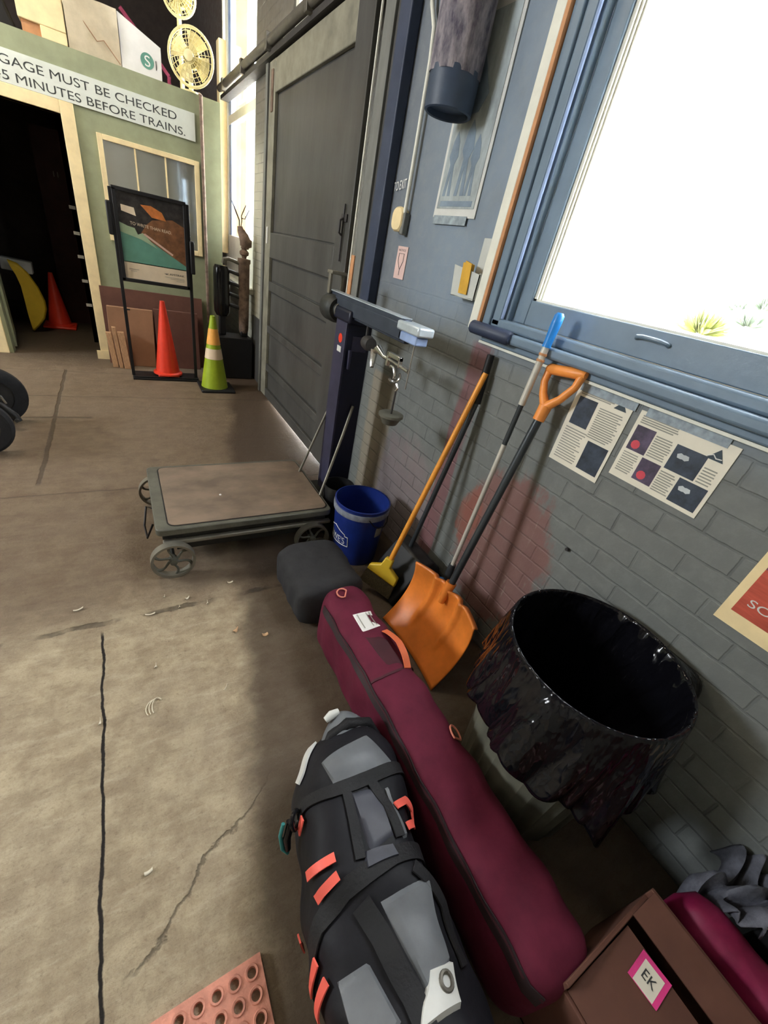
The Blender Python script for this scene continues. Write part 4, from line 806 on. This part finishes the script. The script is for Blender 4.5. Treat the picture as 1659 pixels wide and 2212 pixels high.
# ------------------------------------------------------------------ ski bag
def ski(u, th):
    y = 1.14 - 1.29 * u; dd = min(u, 1 - u) / .055; s_ = 1 if dd >= 1 else math.sqrt(max(0, 1 - (1 - max(dd, 0)) ** 2)); s_ = .12 + .88 * s_
    a = .105 * s_; b_ = .155 * (.5 + .5 * s_); sp = lambda v_, p: math.copysign(abs(v_) ** p, v_)
    w_ = .0035 * math.sin(u * 31 + th * 2.3) + .003 * math.sin(u * 57 - th * 3)
    return Vector((.672 - (a + w_) * sp(math.sin(th), .55), y, .155 + b_ * sp(math.cos(th), .55) + w_ * .6))
def duf(u, th):
    y = .60 - .82 * u; x0 = .45 - .19 * min(u, .45) - .03 * u
    d1 = u / .22; s1_ = 1 if d1 >= 1 else math.sqrt(max(0, 1 - (1 - d1) ** 2)); d2 = (1 - u) / .1; s2 = 1 if d2 >= 1 else math.sqrt(max(0, 1 - (1 - d2) ** 2))
    a = .155 * (.60 + .40 * s1_) * (.3 + .7 * s2); b_ = .165 * (.45 + .55 * s1_) * (.4 + .6 * s2); sp = lambda v_, p: math.copysign(abs(v_) ** p, v_)
    w_ = .006 * math.sin(u * 17 + th * 3) + .005 * math.sin(u * 9 - th * 4 + 1) + .003 * math.sin(u * 41 + th * 5)
    return Vector((x0 - (a + w_) * sp(math.sin(th), .75), y, b_ + .004 + max(-b_, (b_ + w_) * sp(math.cos(th), .75))))
def body(S_, nu=90, nv=72):
    mb2 = MB(); mb2.grid(lambda u, v: S_(u, v * 2 * PI), nu, nv, wrap=True)
    mb2.add([S_(0, j / nv * 2 * PI) for j in range(nv)], [tuple(range(nv))]); mb2.add([S_(1, j / nv * 2 * PI) for j in range(nv)], [tuple(range(nv - 1, -1, -1))])
    return mb2
def nrm(S_, u, th):
    e = 1e-3; a = S_(min(1, u + e), th) - S_(max(0, u - e), th); b_ = S_(u, th + .02) - S_(u, th - .02); n_ = a.cross(b_)
    if n_.length < 1e-12: return Vector((0, 0, 1))
    n_.normalize(); cpt = Vector((S_(u, 0).x * .5 + S_(u, PI).x * .5, S_(u, th).y, .15))
    return n_ if n_.dot(S_(u, th) - cpt) > 0 else -n_
def ribbon(mb2, S_, path, hw, off, th_=.003, arch=0):
    """strap following (u,th) path; hw = half width in metres measured on the surface"""
    pts = []
    for (a, b_), (c, e) in zip(path, path[1:]):
        for i in range(8): pts.append((a + (c - a) * i / 8, b_ + (e - b_) * i / 8))
    pts.append(path[-1]); L = []
    for i, (u, th) in enumerate(pts):
        p = S_(u, th); n_ = nrm(S_, u, th)
        q0 = S_(*pts[max(0, i - 1)]); q1 = S_(*pts[min(len(pts) - 1, i + 1)]); t_ = (q1 - q0)
        t_ = t_.normalized() if t_.length > 1e-9 else Vector((0, 1, 0)); w_ = n_.cross(t_).normalized()
        o_ = off + arch * math.sin(PI * i / (len(pts) - 1)); L.append((p + n_ * o_, w_, n_))
    V = []; F = []
    for p, w_, n_ in L: V += [p - w_ * hw, p + w_ * hw, p + w_ * hw + n_ * th_, p - w_ * hw + n_ * th_]
    for i in range(len(L) - 1):
        for j in range(4): a = i * 4 + j; b2 = i * 4 + (j + 1) % 4; F.append((a, b2, b2 + 4, a + 4))
    F.append((3, 2, 1, 0)); n_ = (len(L) - 1) * 4; F.append((n_, n_ + 1, n_ + 2, n_ + 3)); mb2.add(V, F); return mb2
def patch(mb2, S_, c4, off, nu=14, nv=14, th_=.002):
    (a, b_), (c, d_), (e, f_), (g, h) = c4
    def fn(s_, t_):
        u = (1 - s_) * ((1 - t_) * a + t_ * g) + s_ * ((1 - t_) * c + t_ * e); th = (1 - s_) * ((1 - t_) * b_ + t_ * h) + s_ * ((1 - t_) * d_ + t_ * f_)
        ed = 1 if 0 < s_ < 1 and 0 < t_ < 1 else -.6
        return S_(u, th) + nrm(S_, u, th) * (off * ed if ed > 0 else -.002)
    return mb2.grid(fn, nu, nv)
sk = thing('ski_bag', 'long maroon padded ski bag lying along the wall', 'ski bag', (.672, .48, 0))
body(ski).build('body', M['maroon'], sk, smooth=70)
z_ = MB(); ribbon(z_, ski, [(.06, 1.10), (.12, 1.06), (.4, .93), (.6, .98), (.8, 1.02), (.98, 1.05)], .016, .001); z_.build('zip_band', M['zip'], sk)
z_ = MB(); ribbon(z_, ski, [(.37, .75), (.375, .3), (.37, -.3), (.36, -1.4)], .004, .0005); z_.build('seam', M['maroon_dark'], sk)
z_ = MB(); ribbon(z_, ski, [(.10, .95), (.4, .86), (.7, .93), (.98, .96)], .0025, .003); z_.build('piping', M['maroon_dark'], sk)
def dring(S_, u, th, r, ang, nm, mk, par, sc=.75):
    p = S_(u, th); n_ = nrm(S_, u, th); t_ = Vector((math.cos(ang), math.sin(ang), 0)); t_ = (t_ - n_ * t_.dot(n_)).normalized(); w_ = n_.cross(t_); p = p + n_ * .006
    pts = [p + (t_ * math.cos(a) + w_ * math.sin(a)) * r for a in [(-.45 + 1.9 * i / 16) * PI / 1.0 * .74 for i in range(17)]]
    m2 = MB().tube(pts + [pts[0]], .0032, 8); m2.build(nm, M[mk], par)
dring(ski, .058, .05, .023, 1.4, 'd_ring', 'salmon', sk); dring(ski, .575, -.55, .026, .1, 'd_ring', 'salmon', sk)
z_ = MB(); patch(z_, ski, [(.147, .10), (.147, -.33), (.222, -.30), (.222, .10)], .003); z_.build('luggage_label', M['white'], sk)
z_ = MB()
for i in range(3): ribbon(z_, ski, [(.155 + .0, .02 - .10 * i), (.212, .02 - .10 * i)], .0015, .0045, .0005)
z_.build('label_print', M['print_grey'], sk)
z_ = MB(); ribbon(z_, ski, [(.24, -.25), (.30, -.38), (.375, -.30)], .014, .004, .004, .022); z_.build('carry_handle', M['handle_orange'], sk)
z_ = MB(); patch(z_, ski, [(.235, .12), (.27, -.2), (.37, -.25), (.35, .02)], .0025); z_.build('handle_pad', M['maroon_dark'], sk)
# ------------------------------------------------------------------ duffel
df = thing('waterproof_duffel', 'black and grey roll-top duffel with coral loops, nearest on the floor', 'duffel bag', (.36, .2, 0))
body(duf).build('body', M['duffel'], df, smooth=70)
z_ = MB()
# rolled closure at the far end
rc = Vector((.445, .590, .255))
def roll(u, v):
    a = v * 2 * PI; y = .0; L0 = .115
    x = -L0 + 2 * L0 * u; r = .036 + .010 * math.sin(u * PI) + .004 * math.sin(u * 9 + a * 2)
    r *= (.55 + .45 * min(1, min(u, 1 - u) / .12))
    return rc + Vector((x, -.02 - .30 * abs(u - .5) ** 1.5 + math.cos(a) * r * 1.25, -.05 * (2 * u - 1) ** 2 + math.sin(a) * r))
z_.grid(roll, 30, 24, wrap=True); z_.build('rolled_closure', M['duffel_grey'], df, smooth=70)
z_ = MB(); z_.tube([rc + Vector((-.10, -.07, -.075)), rc + Vector((-.05, -.035, .02)), rc + Vector((.0, -.03, .045)), rc + Vector((.07, -.04, .02)), rc + Vector((.115, -.08, -.06))], [.014, .018, .017, .017, .012], 10); z_.build('closure_strap', M['webbing'], df)
z_ = MB(); ribbon(z_, duf, [(.13, 1.35), (.07, 1.0), (.03, .8)], .016, .003, .006); z_.build('pale_trim', M['off_white'], df)
z_ = MB(); z_.tube([rc + Vector((-.05, .018, .020)), rc + Vector((-.03, .022, .030)), rc + Vector((-.005, .024, .030))], [.010, .014, .010], 10); z_.build('pale_trim', M['off_white'], df)
z_ = MB(); patch(z_, duf, [(.14, .55), (.12, -.25), (.245, -.75), (.255, .30)], .006); z_.build('collar_panel', M['duffel_grey'], df)
for nm, path, hw in (('cross_strap', [(.215, 1.5), (.225, .9), (.245, .4), (.255, -.1), (.26, -.8), (.26, -1.6)], .016), ('cross_strap', [(.60, 1.9), (.50, 1.0), (.475, .4), (.475, -.2), (.50, -1.2), (.50, -1.8)], .019), ('long_strap', [(.26, -.15), (.35, -.38), (.44, -.45)], .013), ('long_strap', [(.27, .15), (.34, .12), (.44, .10)], .012), ('long_strap', [(.52, .25), (.60, .15), (.72, .06), (.80, .05)], .022), ('long_strap', [(.52, -.40), (.62, -.75), (.74, -.75)], .015)):
    z_ = MB(); ribbon(z_, duf, path, hw, .003, .004); z_.build(nm, M['webbing'], df)
z_ = MB(); patch(z_, duf, [(.27, .10), (.29, -.28), (.43, -.35), (.44, .0)], .004); z_.build('slate_panel', M['duffel_slate'], df)
z_ = MB(); patch(z_, duf, [(.30, -.42), (.30, -.50), (.45, -.62), (.45, -.52)], .006); z_.build('edge_trim', M['duffel_grey'], df)
z_ = MB(); patch(z_, duf, [(.54, .05), (.555, -.58), (.72, -.42), (.735, -.02)], .009); z_.build('grey_panel', M['duffel_grey'], df)
z_ = MB(); patch(z_, duf, [(.61, .95), (.62, .40), (.74, .22), (.80, .85)], .006); z_.build('lower_grey_panel', M['duffel_grey'], df)
z_ = MB(); patch(z_, duf, [(.43, .05), (.45, -.28), (.485, -.28), (.47, .08)], .012); z_.build('folded_tuck', M['duffel_slate'], df)
for path in ([(.395, .98), (.405, .44)], [(.452, .86), (.443, .42)], [(.275, 1.25), (.255, 1.02)], [(.59, 1.55), (.555, 1.15)], [(.64, 1.5), (.60, 1.05)], [(.485, 2.1), (.47, 1.75)]):
    z_ = MB(); ribbon(z_, duf, path, .0095, .009, .004); z_.build('coral_loop', M['coral'], df)
z_ = MB(); ribbon(z_, duf, [(.365, -.52), (.352, -.82), (.375, -1.05), (.415, -1.08), (.425, -.62)], .009, .010, .004); z_.build('coral_loop', M['coral'], df)
z_ = MB(); patch(z_, duf, [(.70, -.10), (.715, -.45), (.79, -.30), (.775, .14)], .012); g_ = z_.build('pale_end_tab', M['off_white'], df)
pg = duf(.738, -.22); ng = nrm(duf, .738, -.22); MB().torus(pg + ng * .014, ng, .013, .004, 18, 6).build('eyelet', M['steel_grey'], df)
kb = duf(.235, 1.2); MB().torus(kb + Vector((-.02, -.005, .01)), (.7, -.5, .4), .020, .006, 18, 8).build('buckle_ring', M['black_gloss'], df)
MB().tube([kb + Vector((-.03, .0, .0)), kb + Vector((-.045, -.02, -.03)), kb + Vector((-.045, -.035, -.06))], [.012, .011, .008], 10).build('buckle', M['black_gloss'], df)
MB().tube([kb + Vector((-.050, .0, .01)), kb + Vector((-.06, -.012, -.02)), kb + Vector((-.058, -.03, -.055)), kb + Vector((-.045, -.04, -.07))], .005, 8).build('carabiner', M['teal'], df)
# ------------------------------------------------------------------ cartons bottom right
ct = thing('brown_carton', 'open brown cardboard box in the bottom right corner by the wall', 'box', (.82, -.38, 0))
MB().box(.64, .965, -.62, -.128, 0, .012).box(.955, .965, -.62, -.128, 0, .33).box(.64, .65, -.62, -.128, 0, .27).box(.64, .965, -.138, -.128, 0, .30).box(.64, .965, -.62, -.61, 0, .3).build('carton_walls', M['card_dark'], ct, bevel=.002)
MB().obox((.880, -.62, .308), (.078, 0, .018), (0, .485, 0), (-.002, 0, .006)).build('flap', M['card_dark'], ct, smooth=0)
MB().obox((.65, -.62, .268), (.212, 0, .020), (0, .478, 0), (-.002, 0, .006)).build('flap', M['card_dark'], ct, smooth=0)
tgp = thing('baggage_tag', 'white baggage tag with pink border on the brown carton', 'tag', (.80, -.21, .31))
def tq(p, q, dz): return (.794 + .066 * p - .005 * q, -.252 + .004 * p + .064 * q, .289 + .0062 * p + dz)
MB().add([tq(0, 0, 0), tq(1, 0, 0), tq(1, 1, 0), tq(0, 1, 0), tq(0, 0, .002), tq(1, 0, .002), tq(1, 1, .002), tq(0, 1, .002)], [(0, 3, 2, 1), (4, 5, 6, 7), (0, 1, 5, 4), (1, 2, 6, 5), (2, 3, 7, 6), (3, 0, 4, 7)]).build('border', M['pink_tag'], tgp, smooth=0)
MB().add([tq(.0, .16, .0025), tq(.84, .16, .0025), tq(.84, .84, .0025), tq(.0, .84, .0025)], [(0, 1, 2, 3)]).build('sheet', M['paper'], tgp, smooth=0)
MB().text('EK', tq(.30, .72, .003), (.05, -.995, 0), (.99, .05, .09), width=.028, size=.030, depth=.0006).build('lettering', M['ink'], tgp, smooth=0)
mb_, _ = rbox_loft(1.06, .065, .17, .165, -.17, -.75, .7, .12, wob=.008)
tag(mb_.build('magenta_bag', M['magenta'], smooth=60), 'magenta fabric bag wedged between brown carton and wall', 'bag')
tag(MB().obox((1.13, -.72, .36), (.16, 0, .02), (0, .42, 0), (-.005, 0, .03)).build('paper_pad', M['tan_paper'], smooth=0, bevel=.003), 'pale tan paper stack at the right edge beside the magenta bag', 'paper')
tag(MB().box(1.145, 1.30, -.72, -.30, 0, .355).build('grey_crate', M['black'], smooth=0, bevel=.006), 'dark crate under the pale paper stack by the wall', 'crate')
cl = MB().grid(lambda u, v: (1.09 + .22 * u, -.30 + .11 * v + .02 * math.sin(7 * u), .36 + .035 * math.sin(11 * u + 5 * v) + .03 * math.sin(17 * v) - .1 * v), 24, 16)
tag(cl.build('crumpled_cloth', M['grey_cloth'], smooth=60, solid=.004), 'crumpled grey cloth above the magenta bag by the wall', 'cloth')
# ------------------------------------------------------------------ rubber mat
mt = MB(); x1, y1, pit = .106, .252, .0395; nx, ny = 8, 6; hgt = .014
def ring(cx, cy, r, z, n=16): return [(cx + r * math.cos(2 * PI * k / n + PI / 4), cy + r * math.sin(2 * PI * k / n + PI / 4), z) for k in range(n)]
def sq(cx, cy, h, z, n=16):
    P = []
    for k in range(n):
        a = 2 * PI * k / n + PI / 4; c_, s_ = math.cos(a), math.sin(a); q_ = max(abs(c_), abs(s_)); P.append((cx + h * c_ / q_, cy + h * s_ / q_, z))
    return P
for i in range(nx):
    for j in range(ny):
        cx, cy = x1 - .024 - i * pit, y1 - .024 - j * pit; n = 16
        V = sq(cx, cy, pit / 2, hgt) + ring(cx, cy, .0165, hgt) + ring(cx, cy, .0145, hgt + .0035) + ring(cx, cy, .0105, hgt + .002) + ring(cx, cy, .0098, .001)
        F = [(q_ * n + k, q_ * n + (k + 1) % n, (q_ + 1) * n + (k + 1) % n, (q_ + 1) * n + k) for q_ in range(4) for k in range(n)]
        mt.add(V, F)
xa, xb, ya, yb = x1 - .024 - (nx - .5) * pit, x1 - .024 + pit / 2, y1 - .024 - (ny - .5) * pit, y1 - .024 + pit / 2
mt.box(xa - .006, xa, ya - .006, yb + .006, 0, hgt).box(xb, xb + .006, ya - .006, yb + .006, 0, hgt).box(xa, xb, ya - .006, ya, 0, hgt).box(xa, xb, yb, yb + .006, 0, hgt)
tag(mt.build('rubber_mat', M['mat_pink'], smooth=50), 'pinkish rubber mat with round holes at the bottom edge of the picture', 'mat')
# ------------------------------------------------------------------ wheeled cart at the left edge
wc = thing('wheeled_cart', 'black wheeled cart at the left edge, only its wheels in view', 'cart', (-.95, 3.4, 0))
for x, y, r in ((-.85, 3.20, .178), (-.855, 3.72, .20)):
    c = Vector((x, y, r)); ax = Vector((.12, -1, 0)).normalized()
    tr_ = MB().lathe([(r * .62, -.03), (r * .9, -.032), (r, -.018), (r, .018), (r * .9, .032), (r * .62, .03), (r * .62, -.03)], c, ax, 40); wo = tr_.build('wheel', M['rubber'], wc)
    hb = MB().lathe([(0, .045), (.03, .045), (.035, .02), (r * .3, .012), (r * .62, .018), (r * .62, -.018), (0, -.03)], c, ax, 24)
    hb.build('hub', M['gun'], wo)
MB().tube([(-.855, 3.66, .19), (-.80, 3.63, .16), (-.735, 3.60, .10), (-.715, 3.59, .06)], [.03, .028, .024, .02], 10).build('brake_arm', M['black'], wc)
MB().lathe([(0, .012), (.012, .01), (.014, 0)], (-.725, 3.573, .075), (0, -1, 0), 12).build('brake_pad', M['gun'], wc)
MB().tube([(-.82, 3.64, .25), (-.79, 3.645, .22), (-.775, 3.65, .17)], .010, 8).build('spring', M['chrome'], wc)
MB().tube([(-.865, 3.20, .17), (-.855, 3.72, .19)], .02, 10).box(-1.35, -.90, 3.12, 3.8, .34, .40).box(-.93, -.89, 3.3, 3.55, .15, .36).build('chassis', M['black'], wc, bevel=.004)
# ------------------------------------------------------------------ scraps on the floor
def scrap(x, y, w_, l_, ang, mk, label, curl=.006):
    c_, s_ = math.cos(ang), math.sin(ang)
    mb3 = MB().grid(lambda u, v: (x + (u - .5) * l_ * c_ - (v - .5) * w_ * s_ * math.sin(PI * min(1, .25 + u)), y + (u - .5) * l_ * s_ + (v - .5) * w_ * c_, .003 + curl * ((2 * u - 1) ** 2 + .5 * math.sin(4 * v))), 6, 4)
    tag(mb3.build('paint_flake' if mk == 'scrap' else 'dry_leaf', M[mk], smooth=60, solid=.0012), label, 'scrap' if mk == 'scrap' else 'leaf', 'litter on the floor')
for a in ((.272, 1.281, .020, .030, .8, 'leaf', 'pale curled leaf left of the maroon bag tip, nearer the scale wheel'), (.383, 1.214, .018, .024, 0, 'leaf', 'small round dry leaf right beside the maroon ski bag tip'),
          (-.048, 1.489, .010, .038, 0, 'scrap', 'long white flake below the front left scale wheel'), (-.31, 1.607, .010, .036, .3, 'scrap', 'white flake farthest left, level with the cross joint'),
          (.069, 1.497, .010, .014, 1.5, 'scrap', 'small white flake just under the scale wheel'), (.186, 1.486, .008, .020, 1.5, 'scrap', 'upright white flake right of the small flakes'),
          (.108, 1.543, .012, .020, .6, 'scrap', 'cream flake in the cluster below the scale'), (.015, 1.583, .008, .016, 1.2, 'scrap', 'tiny white flake touching the scale wheel shadow'),
          (-.048, 1.204, .010, .020, 1.4, 'scrap', 'lone flake halfway down, right of the dark floor joint'), (-.228, 1.035, .008, .026, 1.5, 'scrap', 'white flake lodged in the dark floor joint'),
          (.175, 1.013, .004, .028, .9, 'scrap', 'thin straw-like sliver on the pale slab'), (.31, 1.593, .012, .026, 0, 'scrap', 'cream flake in front of the scale rail'), (-.115, .536, .010, .020, .2, 'scrap', 'white flake beside the joint above the rubber mat')):
    scrap(*a)
st_ = MB()
for k_ in range(3): st_.tube([(-.063 + .030 * math.cos(a) * (1 - .2 * k_) + .004 * k_, 1.022 + .036 * math.sin(a), .004 + .002 * k_) for a in [PI * (.25 + .95 * i / 10) for i in range(11)]], .0016, 6)
tag(st_.build('string_curl', M['scrap'], smooth=60), 'curl of white string on the pale slab right of the joint', 'string')
tag(MB().lathe([(0, .004), (.005, .003), (.007, 0)], (.345, 2.0, .2745), (0, 0, 1), 8).build('platform_crumb', M['white'], smooth=60), 'tiny white crumb on the scale platform', 'scrap')
# ------------------------------------------------------------------ outside
def hill(u, v):
    x = 1.9 + 40 * u ** 1.6; y = -20 + 60 * v
    return (x, y, -.05 + max(0, (x - 3.2)) * (.20 + .05 * math.sin(v * 9)) * (1.15 if y / max(x, 1) < .45 else .9) + .12 * math.sin(x * 1.7 + y * 1.3))
struct(MB().grid(hill, 40, 60).build('ground_outside', M['sand'], loc=(0, 0, 0), smooth=60))
def shrub(x, y, z, r, mk, label, n=120, cat='shrub'):
    mb3 = MB()
    for i in range(n):
        a = random.uniform(0, 2 * PI); e = random.uniform(.1, 1.45); L0 = r * random.uniform(.6, 1.1); d_ = Vector((math.cos(a) * math.cos(e), math.sin(a) * math.cos(e), math.sin(e))); sd_ = d_.orthogonal().normalized() * r * .06
        o_ = Vector((x, y, z)) + Vector((math.cos(a), math.sin(a), 0)) * r * .2
        mb3.add([o_ - sd_, o_ + sd_, o_ + d_ * L0 * .6 + sd_ * 1.4, o_ + d_ * L0, o_ + d_ * L0 * .6 - sd_ * 1.4], [(0, 1, 2, 3, 4)])
    tag(mb3.build('desert_shrub', M[mk], smooth=0), label, cat, 'shrubs on the slope outside')
def hz(x, y):
    u = ((x - 1.9) / 40) ** (1 / 1.6); return hill(u, (y + 20) / 60)[2]
shrub(8, 3.64, 1.50, .42, 'shrub', 'yellow-green shrub outside, the higher of the two bright ones')
shrub(7.2, 3.15, hz(7.2, 3.15) - .02, .32, 'shrub', 'yellow-green shrub outside, the lower of the two bright ones')
for x, y, r in ((12, 4.6, .4), (13, 4.9, .35), (14, 5.4, .5), (15, 5.6, .45), (16, 6.6, .5), (11, 4.9, .3), (13, 5.9, .35), (17, 6.2, .5)):
    shrub(x, y, hz(x, y), r, 'shrub_grey', 'pale grey-green bush scattered up the sunlit slope outside', 70)
